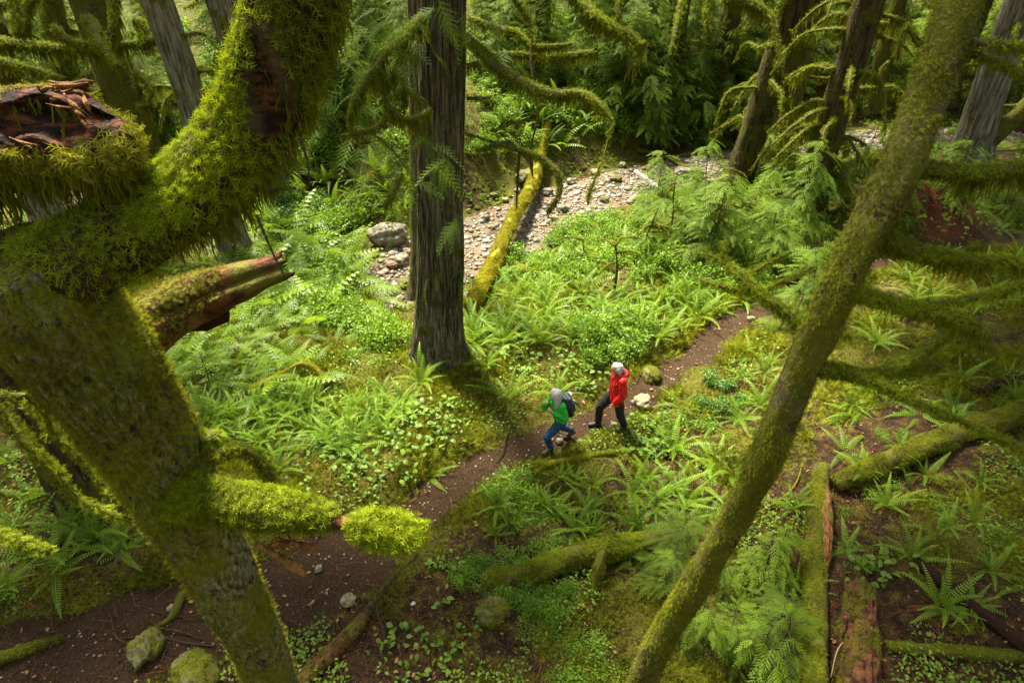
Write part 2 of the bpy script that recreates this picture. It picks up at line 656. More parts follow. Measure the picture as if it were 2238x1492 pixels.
def gravel_mat():
    m, n, out = new_mat('gravel_stone')
    cr = nd(n, 'ShaderNodeValToRGB')
    e = cr.color_ramp.elements
    e[0].color, e[0].position = (0.05, 0.045, 0.04, 1), 0
    e[1].color, e[1].position = (0.40, 0.365, 0.30, 1), 1
    for p, c in ((0.25, (0.20, 0.15, 0.10, 1)), (0.5, (0.27, 0.215, 0.145, 1)), (0.75, (0.34, 0.29, 0.21, 1))):
        x = e.new(p)
        x.color = c
    n.links.new(attr(n, 'tone'), cr.inputs[0])
    nz = noise(n, 20, 4)
    b = princ(n, mixc(n, mth(n, 'MULTIPLY', nz, 0.35), cr.outputs[0], (0.06, 0.045, 0.03)), 0.5, 0.45, bump(n, nz, 0.3, 0.01))
    n.links.new(b.outputs[0], out.inputs[0])
    return m


M['gravel'] = gravel_mat()


def ground_mat():
    m, n, out = new_mat('forest_floor')
    big = noise(n, 0.9, 5, 0.65)
    mid = noise(n, 4.5, 6, 0.7)
    fine = noise(n, 32, 6, 0.7)
    vf = noise(n, 90, 3, 0.6)
    dirt = mixc(n, ramp(n, fine, 0.3, 0.7), (0.016, 0.009, 0.004), (0.078, 0.041, 0.016))
    dirt = mixc(n, ramp(n, vf, 0.66, 0.74), dirt, (0.2, 0.12, 0.06))
    soil = mixc(n, ramp(n, mid, 0.35, 0.65), (0.016, 0.009, 0.004), (0.065, 0.033, 0.011))
    soil = mixc(n, ramp(n, vf, 0.58, 0.7), soil, (0.17, 0.085, 0.03))
    moss = mixc(n, ramp(n, fine, 0.38, 0.62), (0.018, 0.018, 0.004), (0.135, 0.13, 0.008))
    moss = mixc(n, mth(n, 'MULTIPLY', ramp(n, mid, 0.5, 0.7), 0.6), moss, (0.17, 0.145, 0.008))
    mm = mth(n, 'ADD', attr(n, 'moss'), mth(n, 'ADD', mth(n, 'MULTIPLY', mth(n, 'SUBTRACT', mid, 0.5), 1.4), mth(n, 'MULTIPLY', mth(n, 'SUBTRACT', fine, 0.5), 0.8)))
    col = mixc(n, ramp(n, mm, 0.4, 0.62), soil, moss)
    pm = mth(n, 'ADD', attr(n, 'path'), mth(n, 'ADD', mth(n, 'MULTIPLY', mth(n, 'SUBTRACT', mid, 0.5), 0.7), mth(n, 'MULTIPLY', mth(n, 'SUBTRACT', fine, 0.5), 0.5)))
    col = mixc(n, ramp(n, pm, 0.42, 0.62), col, dirt)
    grav = mixc(n, ramp(n, fine, 0.3, 0.7), (0.085, 0.072, 0.05), (0.28, 0.235, 0.17))
    sand = mixc(n, ramp(n, big, 0.4, 0.6), grav, (0.19, 0.12, 0.07))
    gm = mth(n, 'ADD', attr(n, 'creek'), mth(n, 'MULTIPLY', mth(n, 'SUBTRACT', mid, 0.5), 0.6))
    col = mixc(n, ramp(n, gm, 0.35, 0.6), col, sand)
    red = mixc(n, ramp(n, fine, 0.3, 0.7), (0.05, 0.014, 0.007), (0.15, 0.042, 0.018))
    col = mixc(n, attr(n, 'red'), col, red)
    hh = mth(n, 'ADD', mth(n, 'MULTIPLY', fine, 0.6), mth(n, 'ADD', mth(n, 'MULTIPLY', mid, 1.0), mth(n, 'MULTIPLY', vf, 0.25)))
    b = princ(n, col, 0.85, 0.2, bump(n, hh, 0.9, 0.06))
    n.links.new(b.outputs[0], out.inputs[0])
    return m


# ------------------------------------------------------------------ ground sheet, creek water
def axis(segs):
    out = [segs[0][0]]
    for a, b, st in segs:
        n = max(1, int(round((b - a) / st)))
        out += list(a + (b - a) * (np.arange(1, n + 1) / n))
    return np.array(out)


def masks(x, y):
    dp, _ = polydist(x, y, PATH)
    dc, side = polydist(x, y, CREEK)
    q = np.stack([x, y, 0 * x], -1)
    hw = path_half(x) + 0.26 * fbm(q * 1.6 + 3, 3)
    path = sstep(hw + 0.16, hw - 0.12, dp)
    cw = 1.5 + 0.55 * fbm(q * 0.35 + 9, 2)
    cw = cw * (1 - 0.6 * sstep(-3.2, -5.2, x)) * (1 - 0.3 * sstep(2, 6, x))
    creek = sstep(cw + 0.25, cw - 0.25, dc)
    red = np.exp(-(((x - 11.6) / 1.7) ** 2 + ((y - 17.6) / 1.3) ** 2) * 1.2)
    red = sstep(0.25, 0.6, red)
    moss = 0.62 + 0.6 * fbm(q * 0.45 + 31, 3)
    moss = moss + 0.25 * sstep(1.6, 0.5, dp) - 0.25 * sstep(-3.5, -2.0, x) * 0
    moss = moss - 0.35 * np.exp(-(((x + 3.6) / 2.0) ** 2 + ((y - 5.3) / 1.6) ** 2)) - 0.2 * np.exp(-(((x - 4.2) / 1.5) ** 2 + ((y - 6.2) / 1.5) ** 2))
    moss = moss - 0.17 * sstep(2.2, 4.5, x) * sstep(11, 8, y)
    return path, creek, np.clip(moss, 0, 1), red


xs = axis([(-160, -40, 8.0), (-40, -14, 0.6), (-14, -7, 0.12), (-7, 7, 0.055), (7, 14, 0.12), (14, 40, 0.6), (40, 160, 8.0)])
ys = axis([(-120, -20, 8.0), (-20, 2, 0.6), (2, 13, 0.055), (13, 27, 0.11), (27, 60, 0.45), (60, 180, 8.0)])
GX, GY = np.meshgrid(xs, ys)
gx, gy = GX.ravel(), GY.ravel()
gz = hgt(gx, gy)
mp_, mc_, mm_, mr_ = masks(gx, gy)
qq = np.stack([gx, gy, 0 * gx], -1)
near_ = (np.abs(gx) < 13) & (gy > 2) & (gy < 26)
micro = np.zeros_like(gz)
micro[near_] = (0.035 * fbm(qq[near_] * 6.0, 3) + 0.10 * (np.clip(fbm(qq[near_] * 2.2 + 50, 2), 0, 1) - .15) * (1 - mc_[near_])) * (0.4 + 0.9 * mm_[near_]) * (1 - 0.8 * mp_[near_])
nx_, ny_ = len(xs), len(ys)
ii = (np.arange(ny_ - 1)[:, None] * nx_ + np.arange(nx_ - 1)[None]).ravel()
gnd = link('ground', mesh_data('ground', np.stack([gx, gy, gz + micro], -1), [np.stack([ii, ii + 1, ii + nx_ + 1, ii + nx_], -1)], None, True,
                               {'path': mp_, 'creek': mc_, 'moss': mm_, 'red': mr_}), ground_mat())
tag(gnd, 'forest floor of moss, brown needles and a worn dirt trail', 'ground', None, 'structure')

wm, wn, wo = new_mat('creek_water')
wb = princ(wn, (0.55, 0.45, 0.33), 0.04, 0.6, bump(wn, noise(wn, 9, 3, 0.6), 0.25, 0.02))
wb.inputs['Transmission Weight'].default_value = 0.85
wb.inputs['IOR'].default_value = 1.33
wn.links.new(wb.outputs[0], wo.inputs[0])
cp, _ = catmull(np.column_stack([CREEK, np.zeros(len(CREEK))]), np.ones(len(CREEK)), 0.35)
ct = unit(np.gradient(cp, axis=0))
cn = np.column_stack([-ct[:, 1], ct[:, 0], np.zeros(len(ct))])
ch = (0.4 + 0.2 * fbm(cp * 0.5 + 40, 2))[:, None]
off = 0.5 * np.sin(np.arange(len(cp)) * 0.16)[:, None]
la, lb = cp + cn * (off + ch), cp + cn * (off - ch)
zz = np.minimum(np.minimum(hgt(la[:, 0], la[:, 1]), hgt(lb[:, 0], lb[:, 1])), hgt(cp[:, 0], cp[:, 1])) - 0.005
zz = np.convolve(np.pad(zz, 4, mode='edge'), np.ones(9) / 9, 'valid')
la[:, 2] = zz
lb[:, 2] = zz
k = np.arange(len(cp) - 1)
wv = np.vstack([la, lb])
nn_ = len(cp)
water = link('water', mesh_data('water', wv, [np.stack([k, k + nn_, k + nn_ + 1, k + 1], -1)], None, True), wm)
tag(water, 'shallow clear creek water running over brown gravel', 'water', None, 'structure')


# ------------------------------------------------------------------ leaf templates
def frond(L, wid, npair, el0, bend, az, twist=0.0, bi=False, prof='sword', leafw=0.4):
    """one fern frond rooted at the origin"""
    t = np.linspace(0, 1, npair + 1)
    el = el0 - bend * t ** 1.25
    ds = L / npair
    r = np.concatenate([[0], np.cumsum(np.cos(el[:-1]) * ds)])
    z = np.concatenate([[0], np.cumsum(np.sin(el[:-1]) * ds)])
    ca, sa = math.cos(az), math.sin(az)
    curve = twist * t ** 2 * L
    P = np.stack([r * ca - curve * sa, r * sa + curve * ca, z], -1)
    T = unit(np.gradient(P, axis=0))
    side = unit(np.cross(T, np.array([0, 0, 1.0]) + 0 * T))
    nrm = np.cross(side, T)
    if prof == 'sword':
        w = wid * np.clip(np.minimum(0.45 + t * 3.0, (1 - t) ** 0.65 * 1.25), 0, 1)
        t0 = 0.1
    else:
        w = wid * np.clip(1.15 - t, 0.02, 1) * sstep(0.05, 0.25, t)
        t0 = 0.18
    A = Acc()
    # rachis
    rw = 0.006 * L
    a, b = P - side * rw, P + side * rw
    n = len(P)
    k = np.arange(n - 1)
    A.add(np.vstack([a, b]), [np.stack([k, k + n, k + n + 1, k + 1], -1)], 0.35)
    idx = np.where(t > t0)[0]
    for s in (-1, 1):
        O = P[idx]
        ax = unit(side[idx] * s + T[idx] * 0.28 - nrm[idx] * 0.18)
        lw = ds * leafw
        if not bi:
            wv = w[idx][:, None]
            p0, p2 = O, O + ax * wv - nrm[idx] * wv * 0.1
            mid = O + ax * wv * 0.42
            p1, p3 = mid + T[idx] * lw, mid - T[idx] * lw * 0.75
            V = np.stack([p0, p1, p2, p3], 1).reshape(-1, 3)
            q = np.arange(len(idx))[:, None] * 4 + np.arange(4)[None]
            A.add(V, [q], np.repeat(rng.random(len(idx)) * 0.4, 4))
        else:
            for kk in range(len(idx)):
                wl = w[idx[kk]]
                m = max(3, int(wl / (ds * 0.5)))
                u = (np.arange(m) + 0.5) / m
                base = O[kk] + ax[kk] * (u * wl)[:, None] - nrm[idx[kk]] * ((u * wl) ** 2 / wl * 0.2)[:, None]
                for s2 in (-1, 1):
                    l2 = (ds * 0.62 * np.clip(1.1 - u, 0.2, 1))[:, None]
                    d2 = unit(T[idx[kk]] * s2 + ax[kk] * 0.5)
                    e = base + d2 * l2
                    h = base + d2 * l2 * 0.5
                    wq = wl / m * 0.42
                    V = np.stack([base, h + ax[kk] * wq, e, h - ax[kk] * wq], 1).reshape(-1, 3)
                    A.add(V, [np.arange(m)[:, None] * 4 + np.arange(4)[None]], rng.random() * 0.4)
    return A.get()


def fern_mesh(nf, L, lo=0.55, hi=1.2, wid=0.085, npair=24, bi=False, prof='sword', el=(0.6, 1.3), bend=(0.5, 1.5), arc=None):
    A = Acc()
    for i in range(nf):
        az = (i + rng.random() * 0.7) / nf * 2 * math.pi if arc is None else arc[0] + rng.random() * arc[1]
        l = L * (lo + (hi - lo) * rng.random())
        V, Fs, T = frond(l, wid * l / L * (0.85 + 0.3 * rng.random()) * L, npair, rng.uniform(*el), rng.uniform(*bend), az, rng.normal() * 0.12, bi, prof)
        A.add(V, Fs, np.clip(T + rng.random() * 0.6, 0, 1))
    return A.get()


def spray_template():
    """flat feathery conifer spray of length 1 along Y"""
    A = Acc()
    n = 9
    for i in range(n):
        t = 0.08 + 0.9 * i / (n - 1)
        for s in (-1, 1):
            tt = t + 0.03 * s
            l = 0.36 * (1.08 - tt) ** 0.75 * (0.8 + 0.35 * rng.random()) * min(1, 0.55 + tt * 3)
            ang = math.radians(rng.uniform(40, 56))
            d = np.array([s * math.sin(ang), math.cos(ang), 0])
            p = np.array([-s, 1, 0]) * np.array([d[1], abs(d[0]), 0])
            p = np.array([-d[1], d[0], 0])
            o = np.array([0, tt, -0.28 * tt * tt])
            m = max(3, int(l / 0.042))
            for j in range(m):
                u = (j + 0.4) / m
                b = o + d * l * u + np.array([0, 0, -0.3 * (l * u) ** 2 + rng.normal() * 0.004])
                for s2 in (-1, 1):
                    d2 = unit(d * 0.8 + p * s2 * 0.75 + np.array([0, 0, rng.normal() * 0.12]))
                    l2 = 0.048 * (1.2 - u)
                    pp = unit(np.cross(d2, [0, 0, 1.0])) * 0.0105
                    V = np.array([b, b + d2 * l2 * 0.5 + pp, b + d2 * l2, b + d2 * l2 * 0.5 - pp])
                    A.add(V, [[[0, 1, 2, 3]]], rng.random() * 0.25)
            pp = p * 0.004
            A.add(np.array([o - pp, o + pp, o + d * l + pp * 0.3, o + d * l - pp * 0.3]), [[[0, 1, 2, 3]]], 0.0)
    yy = np.linspace(0, 1, 5)
    c = np.stack([0 * yy, yy, -0.28 * yy * yy], -1)
    V = np.vstack([c - [0.006, 0, 0], c + [0.006, 0, 0]])
    k = np.arange(4)
    A.add(V, [np.stack([k, k + 5, k + 6, k + 1], -1)], 0.0)
    return A.get()


SPRAYS = [spray_template() for _ in range(3)]


def coarse_spray():
    """a flat spray of length 1 with slim pointed side fronds"""
    A = Acc()
    n = 8
    for i in range(n):
        t = 0.06 + 0.9 * i / (n - 1)
        for s in (-1, 1):
            tt = t + 0.035 * s + rng.normal() * .01
            l = 0.38 * (1.1 - tt) ** 0.8 * rng.uniform(.75, 1.15) * min(1, .55 + tt * 3)
            a = math.radians(rng.uniform(42, 58))
            d = np.array([s * math.sin(a), math.cos(a), -.15 + rng.normal() * .05])
            p = np.array([-d[1], d[0], 0]) * .026
            o = np.array([0, tt, -.28 * tt * tt])
            m1, m2 = o + d * l * .3, o + d * l * .68 + [0, 0, -.02]
            w = rng.uniform(.75, 1.2)
            A.add(np.array([o - p * .3, o + p * .3, m1 + p * w, m1 - p * w, m2 + p * .8 * w, m2 - p * .8 * w, o + d * l + [0, 0, -.06 * l]]), [[[0, 1, 2, 3], [3, 2, 4, 5]], [[5, 4, 6]]], rng.random() * .3)
            for j in range(3):
                q = o + d * l * (.3 + .2 * j)
                for s2 in (-1, 1):
                    e = unit(d * .8 + p / .026 * s2 * .8) * l * .2
                    A.add(np.array([q, q + d * l * .07, q + e]), [[[0, 1, 2]]], rng.random() * .3)
    yy = np.linspace(0, 1, 5)
    c = np.stack([0 * yy, yy, -0.28 * yy * yy + .004], -1)
    k = np.arange(4)
    A.add(np.vstack([c - [0.008, 0, 0], c + [0.008, 0, 0]]), [np.stack([k, k + 5, k + 6, k + 1], -1)], 0.2)
    return A.get()


COARSE = [coarse_spray() for _ in range(3)]


def scatter_sprays(O, D, L, lift=0.2, kinds=None):
    """sprays at O along D"""
    kinds = kinds or SPRAYS
    A = Acc()
    O, D = np.asarray(O), np.asarray(D)
    up = np.array([0, 0, 1.0]) + rng.normal(0, 0.25, D.shape)
    Mx = frames(D, up)
    pick = rng.integers(0, 3, len(O))
    for k in range(3):
        m = pick == k
        if m.any():
            tv, tf, tt = kinds[k]
            A.add(*scatter(tv, tf, O[m], Mx[m], np.asarray(L)[m], None if False else rng.random(m.sum()) * 0.75, tt))
    return A.get()


def bent_blade(w=0.1, droop=0.25):
    V = np.array([[-w / 2, 0, 0], [w / 2, 0, 0], [w * 0.4, 0.5, 0.08], [-w * 0.4, 0.5, 0.08], [0, 1, -droop]])
    return V, [np.array([[0, 1, 2, 3]]), np.array([[3, 2, 4]])]


def sprig_template():
    """a feathery moss sprig of length 1 along Y"""
    A = Acc()
    V, Fs = bent_blade(0.075, 0.2)
    A.add(V, Fs, 0.25)
    for t, s, l in ((0.15, 1, .42), (0.25, -1, .48), (0.42, 1, .46), (0.52, -1, .42), (0.68, 1, .3), (0.76, -1, .28)):
        a = math.radians(48 + rng.uniform(-10, 10)) * s
        d = np.array([math.sin(a), math.cos(a), rng.uniform(-0.1, 0.35)])
        p = np.array([math.cos(a), -math.sin(a), 0]) * 0.036
        o = np.array([0, t, 0.06])
        A.add(np.array([o - p, o + p, o + d * l]), [[[0, 1, 2]]], rng.random() * 0.3)
    return A.get()


SPRIG = [sprig_template() for _ in range(2)]


def strand_template():
    """a hanging strand of moss along Y"""
    A = Acc()
    y = np.linspace(0, 1, 5)
    x = 0.05 * np.sin(y * 7)
    w = 0.045 * (1 - y) ** 0.6 + 0.004
    V = np.vstack([np.stack([x - w, y, 0 * y], -1), np.stack([x + w, y, 0.02 * y], -1)])
    k = np.arange(4)
    A.add(V, [np.stack([k, k + 5, k + 6, k + 1], -1)], 0.2)
    for i in range(6):
        t = 0.08 + 0.13 * i
        s = 1 if i % 2 else -1
        o = np.array([0.05 * math.sin(t * 7), t, 0])
        d = np.array([s * 0.13, 0.2, rng.uniform(-.08, .08)])
        A.add(np.array([o, o + [0, 0.035, 0], o + d]), [[[0, 1, 2]]], 0.25)
    return A.get()


STRAND = strand_template()
DOWN = np.array([0, 0, -1.0])


def moss_on(V, Fs, dens, length, keep=None, droop=0.25, cap=60000):
    """feathery sprigs over a surface"""
    n = int(min(cap, dens * area(V, Fs)))
    P, N = surf(V, Fs, n, keep)
    n = len(P)
    tang = rng.normal(size=(n, 3))
    tang = unit(tang - N * (tang * N).sum(1)[:, None])
    d = unit(N * 0.55 + tang * 0.75 + DOWN * droop)
    tv, tf, tt = SPRIG[0]
    h = n // 2
    A = Acc()
    cl = 0.5 + 0.5 * fbm(P * 5.0, 2)
    L = length * (0.5 + 0.8 * rng.random(n)) * (0.6 + 0.8 * cl)
    tone = np.clip(rng.random(n) * 0.5 + (fbm(P * 3.2 + 7, 3) * 1.25 + 0.5) * 0.45, 0, 1)
    for k, sl in enumerate((slice(0, h), slice(h, n))):
        tv, tf, tt = SPRIG[k]
        A.add(*scatter(tv, tf, P[sl], frames(d[sl], N[sl]), L[sl], tone[sl], tt))
    return A.get()


def strands_on(V, Fs, dens, length, low=0.25, cap=30000, clump=True, sway=0.12):
    """hanging strands below a limb"""
    def keep(P, N):
        k = N[:, 2] < low
        if clump:
            k &= rng.random(len(P)) < np.clip(0.55 + 1.3 * fbm(P * 3.1 + 2, 2), 0.06, 1)
        return k
    n = int(min(cap, dens * area(V, Fs)))
    P, N = surf(V, Fs, n, keep)
    n = len(P)
    if n == 0:
        return None
    d = unit(DOWN + rng.normal(0, sway, (n, 3)) + N * 0.12)
    face = rng.normal(size=(n, 3))
    tv, tf, tt = STRAND
    L = length * (0.25 + 0.75 * rng.random(n) ** 1.5) * np.clip(0.75 + 0.9 * fbm(P * 2.2 + 11, 2), 0.3, 1.5)
    s = np.stack([np.minimum(L * 1.0, 0.22), L, L], -1)
    tone = np.clip(0.75 * rng.random(n), 0, 1)
    return scatter(tv, tf, P - N * 0.01, frames(d, face), s, tone, tt)


# ------------------------------------------------------------------ trees
def shade_crown_mesh(nq=2600):
    d = unit(rng.normal(size=(nq, 3)))
    r = rng.random(nq) ** 0.4
    cl = fbm(d * 2.4 + rng.random() * 50, 2)
    r = r * (0.75 + 0.5 * cl)
    P = d * r[:, None] * np.array([1, 1, 0.55])
    nrm = unit(rng.normal(size=(nq, 3)) + np.array([0, 0, 1.2]))
    tv = np.array([[0, -1, 0], [0.5, 0, 0.1], [0, 1, -0.1], [-0.5, 0, 0.1]]) * 0.075
    t = rng.normal(size=(nq, 3))
    V, Fs, T = scatter(tv, [np.array([[0, 1, 2, 3]])], P, frames(t, nrm), 0.7 + 0.7 * rng.random(nq))
    return mesh_data('shade_crown', V, Fs, T)


SHADE_CROWNS = [shade_crown_mesh() for _ in range(4)]
for c_ in SHADE_CROWNS: c_.materials.append(M['shade_crown'])


def add_shade_crown(t, pos, r, z):  # unseen leaf mass overhead, placed for the shade it throws
    o = link('shade_crown', SHADE_CROWNS[rng.integers(0, 4)], None, t)
    o.location = np.array([pos[0], pos[1], z]) - wloc(t)
    o.scale = (r, r, r)
    o.rotation_euler = (0, 0, rng.random() * 6.28)
    return o


def limb(parent, pts, rad, mat, name='branch', nseg=10, step=0.08, amp=0.12, moss=0, mlen=0.035, hang=0, hlen=0.2, low=0.3, keep=None, mmat='moss', jag=0.0,
         ridge=0.0, cap=30000, freq=4.0, hmat='hang', rfreq=5.0, flare=0.0, sway=0.12, droop=0.25):
    """a limb with its moss as sub-parts; pts are world points"""
    V, Fs = tube(pts, rad, nseg, step, amp, freq, ridge=ridge, rfreq=rfreq, jag=jag, seed=rng.random() * 40, flare=flare)
    o = part(name, V, Fs, mat, parent, None, True)
    if moss:
        v, f, t = moss_on(V, Fs, moss, mlen, keep, droop=droop, cap=cap)
        part('moss', v, f, M[mmat], o, t)
    if hang:
        r_ = strands_on(V, Fs, hang, hlen, low, sway=sway)
        if r_ is not None:
            part('hanging_moss', *r_[:2], M[hmat], o, r_[2])
    return o, V, Fs


def px_pts(L):
    return [W3(*p) for p in L]


# ---- the big mossy maple on the near left
base = np.array([-1.9, 3.1, hgt(-1.9, 3.1) - 0.1])
tA = thing('mossy_maple', 'huge moss-covered forked trunk rising close on the left of the trail', 'tree', base)
trunkA = [base, base + [0.05, -0.1, 1.2], W3(640, 1600, 5.6), W3(560, 1400, 4.5), W3(440, 1170, 3.7), W3(300, 930, 3.0), W3(180, 760, 2.65), W3(95, 640, 2.45), W3(20, 560, 2.3)]
radA = [0.34, 0.22, 0.17, 0.155, 0.178, 0.20, 0.215, 0.20, 0.15]


def keepA(P, N):
    # lichen bark shows low down and on the middle of the trunk, moss on its far-left side and near limbs
    z = P[:, 2]
    f = fbm(P * 1.7 + 5, 3)
    dens = np.clip(0.18 + 0.9 * sstep(6.5, 7.3, z) + 0.55 * sstep(0.0, 0.6, -N[:, 0]) * sstep(3.0, 6.0, z) + 0.8 * f, 0.04, 1)
    return (rng.random(len(P)) < dens) & (z > 3.0)


V, Fs = tube(trunkA, radA, 110, 0.025, 0.12, 2.2, ridge=0.016, rfreq=7.0, flare=0.25, seed=3)
V = V + unit(V - np.array([-1.7, 2.4, 0]) * [1, 1, 0] - V * [0, 0, 1]) * (0.012 * fbm(V * [16, 16, 8], 3))[:, None]
tr = part('trunk', V, Fs, M['maple'], tA, None, True)
v, f, t = moss_on(V, Fs, 9000, 0.036, keepA, droop=0.35, cap=60000)
part('moss', v, f, M['mossdry'], tr, t)


def keepT(P, N):
    """green moss thickest round the fork and where the lower branch joins"""
    j = np.exp(-(np.linalg.norm(P - W3(360, 1090, 3.2), axis=1) / .35) ** 2)
    k = sstep(6.4, 7.4, P[:, 2]) * .95 + j + .35 * sstep(.1, .6, -N[:, 0]) * sstep(3.5, 5, P[:, 2])
    return rng.random(len(P)) < np.clip(k * (.9 + 1.2 * fbm(P * 4.1 + 2, 3)), 0, 1)


v, f, t = moss_on(V, Fs, 15000, 0.030, keepT, droop=0.6, cap=60000)
part('moss', v, f, M['moss'], tr, t)

limbA = [W3(60, 600, 2.42), W3(170, 570, 2.38), W3(310, 490, 2.38), W3(430, 410, 2.36), W3(530, 300, 2.32), W3(590, 190, 2.26), W3(630, 60, 2.18), W3(660, -80, 2.1), W3(700, -260, 2.0), W3(730, -600, 2.1)]
radL = [0.11, 0.135, 0.135, 0.13, 0.128, 0.13, 0.132, 0.135, 0.135, 0.12]


def keepL(P, N):
    up = sstep(-0.7, 0.6, N[:, 2]) * 0.85 + 0.2
    k = ((P - W3(585, 225, 2.12)) @ UP) ** 2 / .20 ** 2 + ((P - W3(585, 225, 2.12)) @ RT) ** 2 / .075 ** 2 + .5 * fbm(P * 9, 3)
    bare = (k < 1.0) & (N @ (-FW) > 0.2)
    return (~bare) & (rng.random(len(P)) < up * np.clip(.85 + 1.3 * fbm(P * 3.7 + 21, 3), .08, 1))


def polydist3(P, a, b):
    d = b - a
    t = np.clip(((P - a) @ d) / (d @ d), 0, 1)
    return np.linalg.norm(P - a - t[:, None] * d, axis=1)


V, Fs = tube(limbA, radL, 90, 0.022, 0.16, 3.0, ridge=0.010, seed=9)
V, rotm = dent(V, W3(583, 225, 2.14), W3(600, 300, 2.14) - W3(575, 130, 2.14), 0.19, 0.05, 0.035, 10, 0.35)
lo_ = part('limb', V, Fs, M['rotlimb'], tA, None, True, {'rot': rotm})
v, f, t = moss_on(V, Fs, 15000, 0.046, keepL, droop=0.35, cap=60000)
part('moss', v, f, M['moss'], lo_, t)
r_ = strands_on(V, Fs, 5000, 0.16, -0.1, cap=16000)
part('hanging_moss', *r_[:2], M['hang'], lo_, r_[2])
# broken rotten limb stub, upper left
stub = [W3(-260, 330, 2.3), W3(-120, 310, 2.28), W3(20, 290, 2.25), W3(130, 290, 2.2), W3(230, 320, 2.18), W3(290, 360, 2.2)]


HC = W3(105, 258, 2.1)
HAX = W3(210, 262, 2.1) - W3(60, 265, 2.1)
V, Fs = tube(stub, [0.13, 0.135, 0.14, 0.14, 0.11, 0.04], 120, 0.016, 0.2, 4, seed=5)
V, rotm = dent(V, HC, HAX, 0.19, 0.068, 0.055, 11, 0.8)


def keepS(P, N):
    q = P - HC
    ax = unit(HAX)
    e = np.sqrt(((q @ ax) / .20) ** 2 + ((q @ unit(np.cross(FW, ax))) / .10) ** 2) + .35 * fbm(P * 12, 3)
    return (e > 1.0) | (q @ FW > .12)


st = part('broken_limb', V, Fs, M['rotlimb'], tA, None, True, {'rot': np.clip(sstep(1.5, 1.0, np.sqrt((((V - HC) @ unit(HAX)) / .19) ** 2 + (((V - HC) @ UP) / .1) ** 2) + .3 * fbm(V * 12, 2)), 0, 1)})
v, f, t = moss_on(V, Fs, 9000, 0.045, keepS, droop=0.55, cap=30000)
part('moss', v, f, M['mossdry'], st, t)
r_ = strands_on(V, Fs, 5000, 0.22, 0.0, cap=9000)
part('hanging_moss', *r_[:2], M['hang'], st, r_[2])
A = Acc()
for k in range(34):
    px = 75 + 100 * rng.random()
    py = 176 + 26 * rng.random()
    d0 = 2.045 + 0.03 * rng.random()
    p0 = W3(px, py, d0)
    p1 = W3(px + rng.uniform(20, 60), py + rng.uniform(-9, 14), d0 - 0.015 + 0.03 * rng.random())
    A.add(*tube([p0, (p0 + p1) / 2 + rng.normal(0, 0.004, 3), p1], [0.003, 0.0075 * rng.uniform(.5, 1.2), 0.001], 5, 0.02, 0.5, 25, seed=k))
V, Fs, T = A.get()
part('splintered_wood', V, Fs, M['rot'], st)
A = Acc()
for (x0, y0, x1, y1, r0) in ((100, 226, 178, 236, .005), (140, 205, 185, 250, .011), (150, 228, 196, 262, .009), (110, 186, 196, 180, .008), (180, 200, 200, 250, .010), (165, 240, 200, 292, .006), (20, 300, 90, 318, .006)):
    A.add(*tube([W3(x0, y0, 2.05), W3((x0 + x1) / 2, (y0 + y1) / 2 + 4, 2.03), W3(x1, y1, 2.05)], [r0 * .25, r0 * .8, r0 * .15], 5, 0.012, 0.6, 30, seed=x0))
V, Fs, T = A.get()
part('splintered_wood', V, Fs, M['orange'], st)

# lower mossy branch with a bare neck and a mossy tip
o, V, Fs = limb(tA, px_pts([(330, 1050, 3.25), (430, 1085, 3.1), (560, 1105, 3.0), (660, 1115, 2.95), (722, 1130, 2.93)]), [0.11, 0.085, 0.07, 0.06, 0.03], M['mossbark'], 'branch', 26, 0.03,
                0.35, 14000, 0.05, 6000, 0.14, 0.1)
limb(tA, px_pts([(700, 1128, 2.95), (750, 1143, 2.93), (800, 1152, 2.92)]), [0.035, 0.03, 0.03], M['rot'], 'bare_branch_neck', 12, 0.03, 0.25)
limb(tA, px_pts([(778, 1148, 2.92), (800, 1152, 2.91), (860, 1160, 2.9), (915, 1168, 2.88)]), [0.035, 0.055, 0.055, 0.035], M['mossbark'], 'branch_tip', 22, 0.02, 0.35, 15000, 0.052, 6000, 0.10, 0.1)
A = Acc()
for k, (x0, y0, x1, y1, r0) in enumerate(((560, 1185, 640, 1240, .016), (610, 1215, 668, 1258, .024), (600, 1175, 690, 1200, .014), (590, 1190, 640, 1190, .02), (640, 1185, 695, 1195, .012))):
    A.add(*tube([W3(x0, y0, 3.0), W3((x0 + x1) / 2, (y0 + y1) / 2, 2.98), W3(x1, y1, 2.97)], [r0 * .5, r0, r0 * .35], 6, 0.03, 0.4, 12, seed=k))
V, Fs, T = A.get()
part('splintered_wood', V, Fs, M['orange'], tA)
# jagged stub on the right of the trunk
o, V, Fs = limb(tA, px_pts([(300, 735, 3.25), (360, 690, 3.3), (430, 655, 3.35), (510, 620, 3.4), (595, 588, 3.45)]), [0.11, 0.095, 0.085, 0.07, 0.05], M['rot'], 'rotten_branch', 34, 0.03, 0.45, 0, jag=0.10,
                ridge=0.03)
v, f, t = moss_on(V, Fs, 9000, 0.035, lambda P, N: (P[:, 0] < W3(500, 620, 3.4)[0]) & (N[:, 2] > 0.15))
part('moss', v, f, M['mossdry'], o, t)
o, V, Fs = limb(tA, px_pts([(400, 700, 3.45), (450, 690, 3.45), (500, 690, 3.5)]), [0.06, 0.08, 0.03], M['dark'], 'rotten_branch', 12, 0.04, 0.4)
